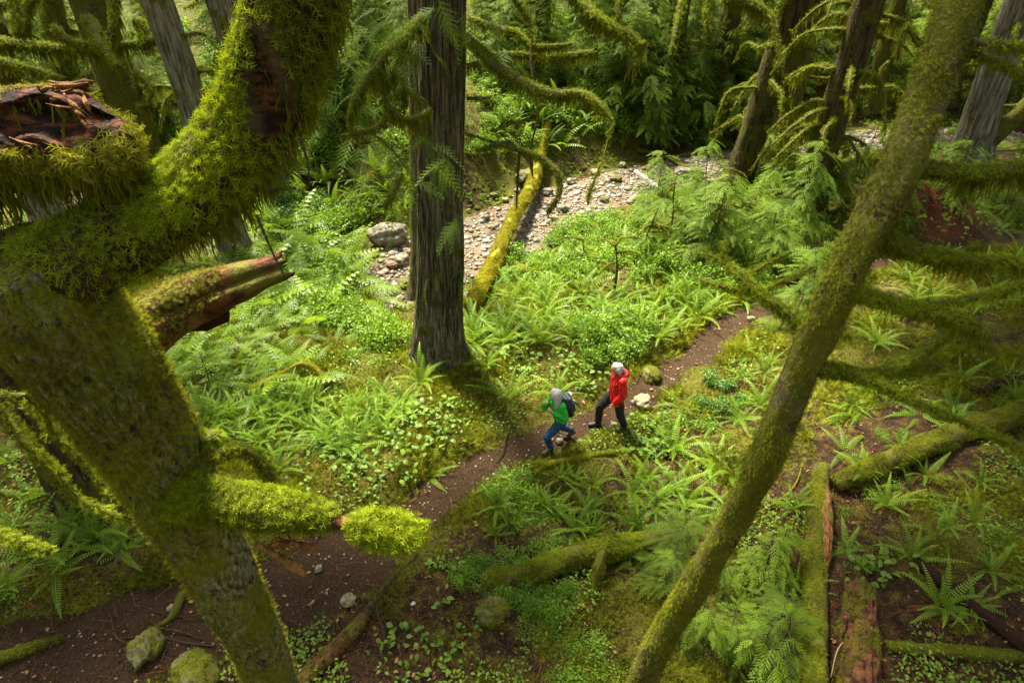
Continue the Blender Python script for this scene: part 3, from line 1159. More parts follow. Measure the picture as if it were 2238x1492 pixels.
# small mossy branches of the same trunk
for pts, r in (
    ([(0, 870, 2.7), (60, 866, 2.75), (100, 905, 2.8), (112, 950, 2.85)], .018),
    ([(-40, 860, 2.9), (20, 920, 2.95), (80, 995, 3.0), (130, 1045, 3.05), (165, 1090, 3.1), (215, 1110, 3.15), (285, 1140, 3.2)], .024),
    ([(60, 870, 3.2), (150, 960, 3.25), (215, 1040, 3.3), (250, 1100, 3.3)], .03),
    ([(430, 1010, 3.3), (490, 985, 3.35), (540, 984, 3.4), (575, 1020, 3.45), (605, 1075, 3.5)], .035),
    ([(430, 975, 3.2), (455, 965, 3.15), (470, 945, 3.12)], .05),
    ([(-60, 1150, 3.6), (20, 1175, 3.65), (110, 1205, 3.7)], .035)):
    P = px_pts(pts)
    limb(tA, P, list(np.linspace(r, r * 0.6, len(P))), M['mossbark'], 'branch', 12, 0.05, 0.2, 11000, 0.032, 3500, 0.08, 0.1)
for pts in ([(560, 470, 2.3), (590, 540, 2.3), (622, 605, 2.3)], [(655, 300, 2.2), (672, 350, 2.2), (676, 400, 2.2)]):
    P = px_pts(pts)
    limb(tA, P, [0.006, 0.004, 0.002], M['twig'], 'twig', 6, 0.04, 0.3, 9000, 0.02)
for cx_ in (-10.4, -7.2, -4.3):  # added leaf masses away from the trunk, shading the near left floor
    add_shade_crown(tA, (cx_, 12.9), 2.7, 14.5)

# ---- the leaning mossy tree on the near right
bB = np.array([0.95, 3.2, hgt(0.95, 3.2) - 0.1])
tB = thing('leaning_mossy_tree', 'slim leaning tree evenly furred with olive moss, shaggy limbs on its right', 'tree', bB)
ptsB = [bB, np.array([1.0, 3.22, 1.2]), W3(1430, 1430, 6.1), W3(1560, 1210, 5.25), W3(1665, 1010, 4.7), W3(1760, 800, 4.3), W3(1850, 610, 4.0), W3(1930, 420, 3.85), W3(2020, 220, 3.75), W3(2110, 0, 3.65), W3(2200, -230, 3.6),
        W3(2330, -600, 3.7)]
radB = [0.2, 0.14, 0.115, 0.108, 0.105, 0.10, 0.10, 0.11, 0.108, 0.105, 0.10, 0.08]
ptsB = [p + np.array([.02 * math.sin(i * 1.9), .02 * math.cos(i * 1.3), 0]) for i, p in enumerate(ptsB)]
V, Fs = tube(ptsB, radB, 40, 0.04, 0.28, 2.6, ridge=.006, seed=12, flare=0.14)
trB = part('trunk', V, Fs, M['mossbark'], tB, None, True)
v, f, t = moss_on(V, Fs, 11000, 0.030, lambda P, N: (P[:, 2] > 1.0) & (rng.random(len(P)) < np.clip(.62 + 1.7 * fbm(P * 2.6 + 4, 3), .05, 1)) & (((CAM - P) * N).sum(1) > -1.5), droop=0.45, cap=70000)
part('moss', v, f, M['gmoss'], trB, t)
r_ = strands_on(V, Fs, 1200, 0.08, 0.2, cap=9000)
part('hanging_moss', *r_[:2], M['hang'], trB, r_[2])
for pts, r, hl in (
    ([(1950, 365, 3.85), (2030, 372, 3.85), (2130, 375, 3.8), (2250, 362, 3.75), (2420, 350, 3.7)], (.085, .07, .062, .06, .05), .26),
    ([(1925, 520, 3.95), (1985, 545, 3.95), (2070, 562, 3.95), (2160, 572, 3.9), (2270, 575, 3.9), (2400, 570, 3.9)], (.09, .068, .058, .052, .05, .04), .24),
    ([(1850, 635, 4.05), (1930, 655, 4.05), (2020, 680, 4.05), (2100, 700, 4.0), (2152, 728, 4.0)], (.09, .062, .058, .066, .035), .2),
    ([(1980, 665, 4.2), (2080, 660, 4.4), (2160, 640, 4.5), (2260, 615, 4.6), (2400, 590, 4.7)], (.035, .03, .032, .035, .03), .16),
    ([(1820, 805, 4.3), (1890, 818, 4.35), (1980, 790, 4.45), (2050, 745, 4.55), (2110, 700, 4.6)], (.07, .05, .055, .05, .03), .15),
    ([(1890, 820, 4.35), (1985, 810, 4.5), (2060, 800, 4.6)], (.05, .05, .025), .12),
    ([(1790, 805, 4.3), (1850, 812, 4.3), (1905, 830, 4.3), (1990, 874, 4.25), (2090, 915, 4.2), (2180, 955, 4.15), (2290, 1010, 4.1), (2420, 1080, 4.1)], (.08, .06, .045, .03, .028, .032, .028, .025), .12),
    ([(1790, 735, 4.3), (1730, 690, 4.3), (1680, 655, 4.35), (1630, 615, 4.4), (1590, 575, 4.5), (1580, 530, 4.5)], (.06, .05, .05, .042, .032, .025), .18),
    ([(1660, 640, 4.4), (1600, 632, 4.45), (1530, 612, 4.5)], (.03, .026, .015), .12),
    ([(1620, 610, 4.42), (1680, 575, 4.6), (1720, 555, 4.7)], (.02, .018, .012), .08),
    ([(1660, 640, 4.38), (1720, 610, 4.55), (1775, 585, 4.65)], (.022, .018, .012), .08),
    ([(1590, 580, 4.5), (1560, 560, 4.55), (1520, 555, 4.6)], (.02, .016, .01), .08),
    ([(2085, 80, 3.65), (2150, 95, 3.6), (2210, 100, 3.55), (2330, 110, 3.5)], (.05, .03, .028, .025), .1),
    ([(2080, 100, 3.7), (2160, 130, 3.65), (2220, 155, 3.6), (2320, 200, 3.6)], (.05, .028, .024, .02), .08),
    ([(1960, 350, 3.9), (1920, 345, 3.85), (1905, 352, 3.83)], (.08, .06, .04), .05),
    ([(2010, 100, 3.75), (1985, 60, 3.75), (1970, 75, 3.75), (1962, 130, 3.8)], (.03, .022, .018, .01), .1),
    ([(1830, 690, 4.2), (1905, 600, 4.25), (1900, 610, 4.3)], (.04, .03, .02), .1)):
    P = px_pts(pts)
    limb(tB, P, [x * .6 for x in r], M['mossbark'], 'branch', 14, 0.05, 0.35, 12000, 0.034, 6500, hl * .7, 0.2, sway=0.14)
add_shade_crown(tB, (0.9, 13.2), 1.7, 14.5)  # these unseen leaf masses are added to darken the right-hand floor
add_shade_crown(tB, (2.6, 11.0), 2.2, 14.2)
add_shade_crown(tB, (2.1, 12.9), 2.8, 14.5)
add_shade_crown(tB, (5.6, 12.7), 3.4, 14.5)
add_shade_crown(tB, (5.4, 17.5), 3.4, 15.5)

# ---- the big straight cedar in the middle
gC = G(962, 772)
tC = thing('cedar_tree', 'massive straight cedar trunk with furrowed grey bark standing above the hikers', 'tree', gC)
YC = gC[1]


def col_at(px, py, Y):
    """the place at pixel px,py in the upright plane at distance Y"""
    r = ray(px, py)
    return CAM + r * (Y / r[1])


ptsC = [gC - [0, 0, 0.25], gC + [0, 0, 0.5], col_at(962, 600, YC), col_at(963, 400, YC), col_at(966, 200, YC), col_at(970, 0, YC), col_at(974, -150, YC), col_at(978, -400, YC), gC + [0.2, 0.3, 22]]
V, Fs = tube(ptsC, [0.50, 0.46, 0.42, 0.375, 0.34, 0.315, 0.30, 0.27, 0.1], 150, 0.05, 0.06, 0.8, ridge=0.05, rfreq=8.5, flare=0.24, seed=21)
part('trunk', V, Fs, M['cedarbark'], tC, None, True)


def keepC(P, N):
    return (N[:, 0] < -0.35) & (P[:, 2] < 4.5) & (fbm(P * 1.5, 2) > -0.15) & (rng.random(len(P)) < 0.6)


v, f, t = moss_on(V, Fs, 2500, 0.05, keepC, cap=9000)
part('trunk_moss', v, f, M['gmoss'], tC, t)
dC = 11.2
for pts, r, hl in (
    ([(1010, 80, 10.6), (1045, 105, 10.4), (1090, 148, 10.2), (1150, 185, 10.0), (1210, 205, 9.9), (1270, 205, 9.8), (1310, 228, 9.7), (1334, 265, 9.7), (1330, 300, 9.7)], (.09, .08, .075, .07, .065, .06, .05, .035, .02), .3),
    ([(1332, 290, 9.7), (1320, 340, 9.7), (1300, 390, 9.7), (1287, 425, 9.7), (1285, 448, 9.7)], (.014, .012, .016, .03, .012), .16),
    ([(1015, 290, 11.0), (1070, 308, 10.8), (1130, 327, 10.6), (1180, 345, 10.5), (1215, 372, 10.4), (1225, 405, 10.4), (1215, 435, 10.4), (1195, 462, 10.4)], (.02, .022, .045, .055, .05, .035, .022, .012), .3),
    ([(1040, 330, 10.9), (1085, 318, 10.8), (1112, 310, 10.7), (1128, 325, 10.7)], (.03, .045, .04, .02), .3),
    ([(1025, 40, 11.6), (1080, 60, 11.6), (1130, 72, 11.6), (1160, 100, 11.6), (1205, 103, 11.6), (1250, 96, 11.6)], (.05, .05, .06, .05, .055, .02), .25),
    ([(1060, 118, 11.8), (1110, 120, 11.8), (1180, 122, 11.8), (1240, 122, 11.8), (1290, 115, 11.8), (1293, 108, 11.8)], (.03, .05, .05, .055, .05, .02), .25),
    ([(1090, -60, 10.8), (1125, -10, 10.8), (1150, 30, 10.8), (1164, 60, 10.8), (1167, 100, 10.8)], (.07, .06, .05, .035, .02), .25),
    ([(1020, 145, 10.9), (1045, 140, 10.9), (1050, 160, 10.9)], (.05, .05, .02), .25),
    ([(1020, 215, 11.3), (1050, 215, 11.3), (1085, 207, 11.3)], (.03, .03, .02), .15),
    ([(925, 40, 10.5), (900, 60, 10.3), (885, 85, 10.1), (850, 110, 10.0), (820, 150, 9.9), (790, 190, 9.8), (770, 225, 9.8), (760, 265, 9.8)], (.08, .07, .06, .05, .05, .045, .035, .02), .45),
    ([(895, 90, 10.2), (870, 140, 10.1), (845, 175, 10.1), (800, 180, 10.1), (780, 205, 10.1)], (.05, .045, .04, .03, .02), .5),
    ([(870, 150, 10.0), (885, 190, 10.0), (915, 215, 10.2), (935, 225, 10.3)], (.035, .03, .025, .02), .4),
    ([(940, 240, 10.6), (910, 258, 10.4), (880, 260, 10.3), (850, 230, 10.2), (838, 200, 10.2)], (.04, .04, .04, .03, .02), .4),
    ([(930, 270, 10.6), (920, 290, 10.5), (915, 320, 10.5)], (.04, .04, .02), .35),
    ([(850, 250, 10.2), (820, 280, 10.1), (790, 290, 10.0), (745, 298, 9.9)], (.035, .035, .03, .015), .3),
    ([(825, 300, 10.1), (850, 320, 10.1), (875, 350, 10.1), (888, 370, 10.1)], (.016, .015, .012, .008), .1),
    ([(880, 380, 10.1), (865, 410, 10.1), (850, 440, 10.1), (838, 455, 10.1)], (.02, .04, .04, .02), .25)):
    P = px_pts(pts)
    limb(tC, P, list(np.array(r) * 0.9), M['mossbark'], 'branch', 10, 0.08, 0.3, 2600, 0.05, 3600, hl * 0.85, 0.3, mmat='moss', cap=8000)
# the slender vine-like bare stem that hangs through the middle
limb(tC, px_pts([(1166, 60, 10.8), (1160, 120, 10.8), (1168, 200, 10.8), (1176, 250, 10.8), (1165, 300, 10.8), (1160, 330, 10.8), (1164, 385, 10.8)]), [.02, .018, .022, .02, .016, .04, .012], M['twig'], 'dead_branch', 8, 0.08, 0.4, 700, 0.04,
     500, 0.12)
limb(tC, px_pts([(1135, 330, 10.7), (1132, 390, 10.7), (1128, 455, 10.7)]), [.02, .02, .012], M['twig'], 'dead_branch', 8, 0.08, 0.4, 1200, 0.05, 900, 0.2)
limb(tC, px_pts([(1005, -190, 10.6), (1100, -120, 10.2), (1190, -60, 10.0), (1265, -2, 9.9), (1305, 40, 9.8), (1340, 62, 9.8), (1375, 78, 9.8), (1395, 98, 9.8), (1413, 92, 9.8)]), [.09, .08, .08, .075, .07, .06, .055, .04, .02], M['mossbark'], 'branch', 10, 0.08, 0.3,
     2600, 0.06, 3600, .35, 0.3, cap=8000)
limb(tC, px_pts([(1340, 60, 9.8), (1365, 85, 9.8), (1383, 110, 9.8), (1385, 150, 9.8)]), [.04, .035, .03, .012], M['mossbark'], 'branch', 10, 0.08, 0.3, 2600, 0.06, 3600, .35, 0.3, cap=8000)
limb(tC, px_pts([(1350, -60, 9.8), (1353, 0, 9.8), (1352, 45, 9.8)]), [.03, .03, .02], M['mossbark'], 'branch', 8, 0.08, 0.3, 1600, 0.05, 1600, .2, 0.3, cap=3000)
# cedar sprays hanging on the trunk
O, D, L = [], [], []
for cx, cy_, n, sp, dd in ((880, 60, 26, 60, 10.3), (800, 90, 22, 60, 10.2), (960, 30, 12, 40, 10.3), (1060, 40, 12, 40, 10.6), (780, 210, 18, 70, 10.3), (970, 350, 8, 22, 11.0), (985, 480, 6, 25, 11.6), (860, 400, 16, 60, 11.4), (1000, 600, 9, 28, 13.0),
                         (830, 330, 14, 60, 11.0), (1085, 110, 8, 25, 10.9), (940, 310, 8, 25, 10.4)):
    for k in range(n):
        p = W3(cx + rng.normal() * sp * 0.6, cy_ + rng.normal() * sp * 0.5, dd + rng.normal() * 0.4)
        d = unit(np.array([rng.normal(), rng.normal() * 0.6 - 0.4, -0.5 - 0.5 * rng.random()]))
        O.append(p)
        D.append(d)
        L.append(0.35 + 0.4 * rng.random())
v, f, t = scatter_sprays(O, D, L)
part('foliage', v, f, M['cedar'], tC, t)
add_shade_crown(tC, (gC[0] + 1.5, gC[1] - 1.0), 3.0, 19)


# ---- background trees
def bg_tree(name, label, basepx, toppx, dpx, mat, H=20.0, mossy=0, nbr=0, bz=(1.5, 9), blen=1.6, shade_crown=4.5, crz=17, coff=(0, 0), foliage=0, seed=0, brmat='mossbark', cat='tree', hang=0.3, group=None, ridge=0.02, moss_mat='gmoss'):
    b = G(*basepx)
    t = thing(name, label, cat, b, group)
    top = col_at(toppx[0], toppx[1], b[1])
    d = (top - b) / max(1e-3, top[2] - b[2])
    depth = (b - CAM) @ FW
    r0 = dpx / FPX * depth / 2
    zs = [-0.3, 0.4, 2, 5, 9, 14, H]
    P = [b + d * z + np.array([0.06 * math.sin(z + seed), 0.06 * math.cos(z * 0.8 + seed), 0]) * min(1, z) for z in zs]
    R = [r0 * k for k in (1.25, 1.12, 1.0, 0.92, 0.8, 0.6, 0.25)]
    V, Fs = tube(P, R, 30, 0.16, 0.07, 1.5, ridge=ridge, rfreq=4.5, flare=r0 * 0.5, seed=seed)
    tr = part('trunk', V, Fs, mat, t, None, True)
    if mossy:
        v, f, tt = moss_on(V, Fs, mossy, 0.06, lambda P, N: (P[:, 2] < 9.5) & (N[:, 1] < 0.4) & (fbm(P * 0.9 + seed, 2) > -0.3), cap=12000)
        part('moss', v, f, M[moss_mat], tr, tt)
    for k in range(nbr):
        z = rng.uniform(*bz)
        az = rng.uniform(0, 2 * math.pi)
        o = b + d * z
        l = blen * rng.uniform(0.5, 1.25)
        dr = np.array([math.cos(az), math.sin(az) * 0.8, 0])
        q = [o + dr * r0 * 0.5, o + dr * l * 0.35 + [0, 0, 0.05 * l], o + dr * l * 0.7 + [0, 0, -0.06 * l], o + dr * l + [0, 0, -0.38 * l]]
        q = [x + rng.normal(0, 0.05, 3) * l * (i > 0) for i, x in enumerate(q)]
        limb(t, q, [0.065, 0.055, 0.04, 0.015], M[brmat], 'branch', 7, 0.14, 0.3, 700, 0.09, 1300 if hang else 0, hang * 1.2, 0.3, cap=2000, mmat='moss')
    if foliage:
        O = b + d * rng.uniform(2, 10, foliage)[:, None] + rng.normal(0, 0.9, (foliage, 3)) * [1, 1, 0.3]
        D = unit(O - (b + d * ((O[:, 2] - b[2])[:, None])) + DOWN * 0.6 + rng.normal(0, .2, (foliage, 3)))
        v, f, tt = scatter_sprays(O, D, 0.6 + 0.6 * rng.random(foliage), kinds=COARSE)
        part('foliage', v, f, M['cedar'], t, tt)
    if shade_crown: add_shade_crown(t, (b[0] + d[0] * crz + coff[0], b[1] + d[1] * crz + coff[1]), shade_crown, crz)  # out of view; size and offset shape the pool of light
    return t


bg_tree('rough_barked_tree', 'rougher dark trunk standing just behind the massive middle cedar', (925, 640), (922, 0), 50, M['cedarbark'], 18, 500, 6, (3, 8), 1.2, 0, 17, seed=1)
bg_tree('conifer_tree', 'straight pale grey trunk seen through the fork of the big mossy maple', (520, 560), (345, 0), 58, M['greybark'], 22, 60, 7, (4, 10), 1.5, 2.5, 18, (-3, 0), seed=2)
bg_tree('conifer_tree', 'second pale grey trunk, beside the maple limb and farther back', (600, 380), (470, 0), 48, M['greybark'], 22, 60, 3, (4, 9), 1.5, 2.0, 18, (-1, 3), seed=3)
bg_tree('mossy_tree', 'stubby moss-hung trunk with level shaggy limbs behind the rotten stub', (345, 420), (215, 60), 75, M['mossbark'], 16, 500, 16, (2, 10), 2.0, 2.0, 16, (-1, 1), seed=4, hang=0.5)
t2 = bpy.data.objects['mossy_tree']
for pts, r in (
    ([(-40, 90, 19), (60, 98, 19), (130, 106, 19), (210, 103, 19), (290, 98, 19), (340, 85, 19), (372, 72, 19)], .13),
    ([(190, 45, 19), (205, 60, 18.8), (215, 95, 18.5), (245, 130, 18.5), (262, 150, 18.5)], .16),
    ([(30, -10, 18), (40, 40, 18), (38, 75, 18)], .16), ([(75, -20, 18), (60, 20, 18), (48, 75, 18)], .14),
    ([(245, -20, 18.5), (250, 40, 18.5), (243, 80, 18.5)], .14), ([(300, 45, 19), (310, 60, 19), (312, 90, 19)], .15),
    ([(-20, 130, 18), (70, 150, 18), (140, 175, 18)], .1), ([(110, 230, 18), (160, 190, 18), (200, 160, 18)], .1),
    ([(300, 235, 19), (350, 225, 19), (430, 218, 19)], .07), ([(295, 160, 19), (330, 190, 19), (325, 225, 19)], .09),
    ([(120, 60, 18), (150, 90, 18), (190, 100, 18)], .1), ([(-20, 10, 18), (30, 8, 18), (60, 12, 18)], .08)):
    P = px_pts(pts)
    limb(t2, P, list(np.linspace(r, r * .6, len(P))), M['mossbark'], 'branch', 10, 0.2, 0.3, 700, 0.11, 900, 0.55, 0.3, cap=2600)
bg_tree('conifer_tree', 'smooth leaning grey trunk below the rotten stub at far left', (128, 508), (20, 330), 62, M['greybark'], 20, 30, 3, (3, 8), 1.5, 5.0, 16, (0, 0), seed=5)
bg_tree('cedar_tree', 'dark reddish trunk standing directly behind the big mossy maple', (205, 1065), (-10, 770), 118, M['redbark'], 20, 100, 0, (3, 8), 1.5, 4.5, 15, (-2.5, -1), seed=6)
bg_tree('conifer_tree', 'brownish leaning trunk above the creek, nearest the bright clearing on its right', (1600, 425), (1742, 0), 55, M['redbark'], 20, 300, 24, (1.5, 8.5), 2.2, 4.5, 17, (1, -2), seed=7, hang=0.25)
bg_tree('conifer_tree', 'greenish straight trunk between two brown trunks right of the clearing', (1690, 380), (1765, -20), 62, M['mossbark'], 20, 200, 34, (1.5, 8.5), 2.4, 4.5, 17, (2, -1), seed=8, hang=0.25)
bg_tree('conifer_tree', 'dark brown trunk bristling with drooping mossy dead limbs', (1760, 470), (1898, 0), 58, M['redbark'], 20, 200, 46, (0.8, 7.5), 2.0, 4.8, 16, (-1.5, -1.0), seed=9, hang=0.35)
bg_tree('conifer_tree', 'stout pale grey trunk on the creek bank at far right', (2118, 342), (2185, 140), 66, M['greybark'], 20, 60, 6, (3, 9), 1.5, 5.0, 17, (-2, 0), seed=10)
bg_tree('mossy_tree', 'mossy slanting stem leaning out beside the stout grey creekside trunk', (2120, 345), (2238, 240), 34, M['mossbark'], 12, 600, 4, (1, 6), 1.2, 0, 14, seed=11)
EXTRA = [(840, 90, 830, -60, 30, 'redbark', 'thin brown trunk almost touching the left edge of the middle cedar'),
         (1080, 70, 1078, -60, 26, 'greybark', 'thin grey trunk just right of the middle cedar, far up the slope'),
         (1290, 70, 1310, -60, 24, 'redbark', 'very thin brown trunk near the top edge above the arching cedar limb'),
         (1420, 90, 1450, -60, 26, 'redbark', 'thin brown trunk between two mossy trunks on the upper slope'),
         (1640, 110, 1690, -60, 34, 'mossbark', 'greenish trunk behind the two brown trunks right of the clearing'),
         (1820, 130, 1890, -60, 34, 'redbark', 'slim brown trunk behind the dark bristling trunk'),
         (560, 150, 500, -60, 34, 'mossbark', 'mossy trunk right behind the fork of the big maple'),
         (20, 190, -60, -60, 40, 'redbark', 'brown trunk at the top left corner on the far slope'),
         (60, 330, -40, 0, 50, 'mossbark', 'shaggy mossy trunk at the upper left edge, behind level mossy limbs'),
         (170, 250, 90, -60, 46, 'mossbark', 'mossy trunk far back between the upper left edge and the moss-hung trunk'),
         (700, 210, 640, -60, 40, 'redbark', 'dim trunk on the far slope, left of the middle cedar'),
         (790, 130, 760, -60, 34, 'greybark', 'thin far grey trunk seen just left of the middle cedar'),
         (1180, 110, 1190, -60, 30, 'redbark', 'thin dim trunk far up the slope beyond the fallen yellow log'),
         (1340, 120, 1370, -60, 30, 'mossbark', 'thin mossy trunk far up the slope, right of the cedar limbs'),
         (1470, 190, 1500, -60, 32, 'mossbark', 'thin dark mossy trunk on the slope above the clearing'),
         (1560, 210, 1620, -60, 40, 'redbark', 'brown trunk on the slope behind the brownish leaning trunk'),
         (1900, 230, 1990, -60, 40, 'mossbark', 'far mossy trunk just left of the slim leaning tree'),
         (2060, 215, 2170, -60, 44, 'redbark', 'far brown trunk just right of the slim leaning tree'),
         (2225, 280, 2330, -60, 50, 'redbark', 'brown trunk at the upper right edge beyond the creek')]
for i, (bx, by, tx, ty, dp, mt, lb) in enumerate(EXTRA):
    bg_tree('conifer_tree', lb, (bx, by), (tx, ty), dp, M[mt], 20, 150, 18, (1.5, 9), 2.0, 0 if bx < 1500 else 3.0, 17, (0, 0), foliage=20, seed=20 + i, hang=0.4)

t8 = next(o for o in bpy.data.objects if o.get('label', '').startswith('brownish leaning trunk above'))
for pts, r in (([(1765, -70, 21), (1640, -60, 19.5), (1590, -10, 19), (1640, 8, 19), (1680, 35, 19), (1694, 85, 19), (1703, 130, 19), (1695, 160, 19)], .15),
               ([(1700, 95, 19), (1670, 100, 19), (1655, 106, 19)], .06), ([(1560, -60, 19), (1545, 0, 19), (1548, 60, 19)], .08)):
    P = px_pts(pts)
    limb(t8, P, list(np.linspace(r, r * .5, len(P))), M['mossbark'], 'branch', 10, 0.2, 0.3, 900, 0.11, 1100, 0.5, 0.3, cap=2600)
limb(t8, px_pts([(1500, -60, 20), (1490, 20, 20), (1475, 80, 20), (1468, 118, 20)]), [.13, .12, .1, .05], M['mossbark'], 'branch', 8, 0.2, .3, 500, .1, 500, .3)

# ring of loose foliage added out of view to block low skylight
N_ = 26000
a_ = rng.random(N_) * 2 * math.pi
r_w = 46 + 26 * rng.random(N_)
P = np.stack([np.cos(a_) * r_w, np.sin(a_) * r_w + 14, 0 * a_], -1)
P[:, 2] = hgt(P[:, 0], P[:, 1]) + 26 * rng.random(N_)
tv = np.array([[0, -1, 0], [0.55, 0, 0.1], [0, 1, -0.1], [-0.55, 0, 0.1]])
V, Fs, T = scatter(tv, [np.array([[0, 1, 2, 3]])], P, frames(rng.normal(size=(N_, 3)), rng.normal(size=(N_, 3)) + [0, 0, 1]), 0.5 + 0.7 * rng.random(N_))
wood = part('screen_wood', V, Fs, M['shade_crown'], None, T)
tag(wood, 'dense dark wood added all round the valley to block low skylight', 'wood', None, 'stuff')
# ------------------------------------------------------------------ fallen logs
def ico(sub):
    import bmesh
    bm = bmesh.new()
    bmesh.ops.create_icosphere(bm, subdivisions=sub, radius=1.0)
    V = np.array([v.co[:] for v in bm.verts])
    F = np.array([[v.index for v in f.verts] for f in bm.faces])
    bm.free()
    return V, F


ICO0, ICO1, ICO2, ICO3 = ico(1), ico(2), ico(3), ico(4)


def log_at(name, label, px, rad, mat, cat='log', lift=0.55, moss=0, mlen=0.035, mmat='moss', ridge=0.0, jag=0.06, amp=0.3, nseg=26, group=None, keep=None, dz=None, hang=0, step=0.08, freq=2.5):
    P = []
    for i, (x, y) in enumerate(px):
        p = G(x, y)
        P.append(p + [0, 0, rad[i] * lift + (dz[i] if dz else 0)])
    P = np.array(P)
    t = thing(name, label, cat, P[len(P) // 2] - [0, 0, rad[len(P) // 2]], group)
    V, Fs = tube(P, rad, nseg, step, amp, freq, ridge=ridge, rfreq=3.5, jag=jag, seed=rng.random() * 30)
    o = part('wood', V, Fs, mat, t, None, True)
    if moss:
        v, f, tt = moss_on(V, Fs, moss, mlen, keep or (lambda P, N: (N[:, 2] > -0.2) & (fbm(P * 2.2 + 3, 2) > -0.35)), cap=26000)
        part('moss', v, f, M[mmat], t, tt)
    if hang:
        r_ = strands_on(V, Fs, hang, 0.12, 0.1)
        if r_ is not None: part('hanging_moss', *r_[:2], M['hang'], t, r_[2])
    return t, V, Fs


M['ymoss'] = leaf_mat('yellow_moss', (0.16, 0.15, 0.006), (0.36, 0.31, 0.012), 0.3, 0.8, 0.1, (0.4, 0.34, 0.01))
log_at('fallen_log', 'long straight yellow-mossed log sloping down across the gravel creek', [(1196, 285), (1183, 350), (1166, 430), (1122, 520), (1100, 570), (1066, 630), (1030, 690)],
       [.13, .16, .19, .2, .2, .2, .19], M['yellowlog'], lift=1.2, moss=1900, mlen=0.085, mmat='ymoss', dz=[.1, .25, .35, .45, .35, .2, .05])
log_at('fallen_log', 'shorter yellow-mossed pole lying beside the long log over the creek', [(1187, 330), (1180, 380), (1168, 440)], [.09, .1, .07], M['yellowlog'], lift=1.5, moss=900, mlen=0.05, mmat='ymoss', dz=[.4, .45, .3])
log_at('fallen_log', 'short dark-ended log under the yellow log on the near creek bank', [(1098, 580), (1125, 590), (1155, 603)], [.17, .18, .17], M['log'], moss=900, mlen=0.05, mmat='ymoss')
log_at('fallen_log', 'pale bleached log lying across the creek gravel', [(1388, 378), (1425, 405), (1455, 430)], [.09, .1, .09], plain_mat('bleached_wood', (0.33, 0.30, 0.27), 0.7, 0.2, 0.5, 6))
log_at('driftwood', 'forked yellowish driftwood stick on the creek gravel', [(1285, 425), (1310, 405), (1335, 390)], [.03, .04, .03], M['yellowlog'])
log_at('fallen_log', 'brown log stretched along the far side of the creek under the brown trunks', [(1440, 350), (1530, 342), (1600, 350), (1680, 345)], [.1, .11, .11, .1], M['redbark'], moss=200, mlen=.06)
log_at('fallen_log', 'dark log slanting on the slope beyond the creek gravel', [(1390, 330), (1450, 345), (1500, 372)], [.09, .1, .1], M['log'], moss=300, mlen=.06)
log_at('fallen_log', 'mossy log left of the middle cedar on the far bank', [(640, 375), (700, 385), (760, 395)], [.14, .15, .13], M['log'], moss=900, mlen=.06)
log_at('driftwood', 'split wedge of drift log on sand left of the middle cedar', [(795, 580), (815, 562), (838, 542)], [.14, .12, .03], M['yellowlog'])
log_at('fallen_log', 'bright mossy limb arched over the fern slope left of the middle cedar', [(505, 878), (560, 862), (625, 838), (665, 826), (695, 830), (712, 845)], [.05, .06, .07, .07, .06, .04], M['yellowlog'], lift=1.5,
       moss=5000, mlen=.035, mmat='ymoss', dz=[.05, .1, .15, .25, .2, .05])
log_at('fallen_branch', 'curved yellow-mossed branch at the trail edge below the hikers', [(1155, 1020), (1200, 1016), (1260, 1004), (1320, 994), (1380, 984)], [.05, .065, .06, .055, .035], M['yellowlog'], moss=5000, mlen=.045, mmat='moss')
log_at('fallen_log', 'thick mossy log with an orange split end in the lower middle', [(1075, 1275), (1150, 1268), (1240, 1240), (1330, 1218), (1390, 1205), (1440, 1190)], [.14, .17, .18, .18, .16, .13], M['log'], moss=4500, mlen=.05, ridge=0.01, dz=[0, .08, .12, .12, .1, .1])
log_at('broken_wood', 'orange-brown splintered end lying at the right of the thick mossy log', [(1382, 1208), (1420, 1198), (1462, 1186)], [.11, .1, .07], M['orange'], ridge=.02, jag=.12, dz=[.12, .12, .1])
log_at('fallen_branch', 'upright mossy snag crossing over the thick mossy log', [(1332, 1190), (1318, 1225), (1305, 1260), (1293, 1300)], [.06, .075, .075, .04], M['log'], moss=4500, mlen=.05, dz=[.28, .34, .22, 0])
log_at('fallen_log', 'long log pointing at the viewer with an orange rotten strip on mossy wood', [(1792, 1030), (1785, 1120), (1778, 1220), (1776, 1330), (1775, 1440), (1775, 1540)], [.13, .155, .165, .17, .175, .18], M['log'], lift=0.8, moss=4500, mlen=.05,
       mmat='gmoss', keep=lambda P, N: (N[:, 0] < 0.25) & (fbm(P * 2.2, 2) > -0.3))
log_at('rotten_wood', 'orange rotten strip of bare wood along the top of the long log', [(1800, 1035), (1797, 1120), (1796, 1200), (1795, 1280)], [.03, .075, .08, .02], M['orange'], lift=2.75, ridge=.03, nseg=26, amp=.6, freq=5, step=.05)
t_, V, Fs = log_at('rotten_stump', 'crumbling red-brown rotten log in the lower right, hollow and splintered', [(1872, 1290), (1872, 1350), (1872, 1420), (1872, 1530)], [.16, .2, .21, .22], M['rot'], lift=0.5, ridge=.05, jag=.25, amp=.3, nseg=40, freq=5)
v, f, tt = moss_on(V, Fs, 3500, .04, lambda P, N: (fbm(P * 3, 2) > .05) & (N[:, 2] > 0))
part('moss', v, f, M['gmoss'], t_, tt)
A = Acc()
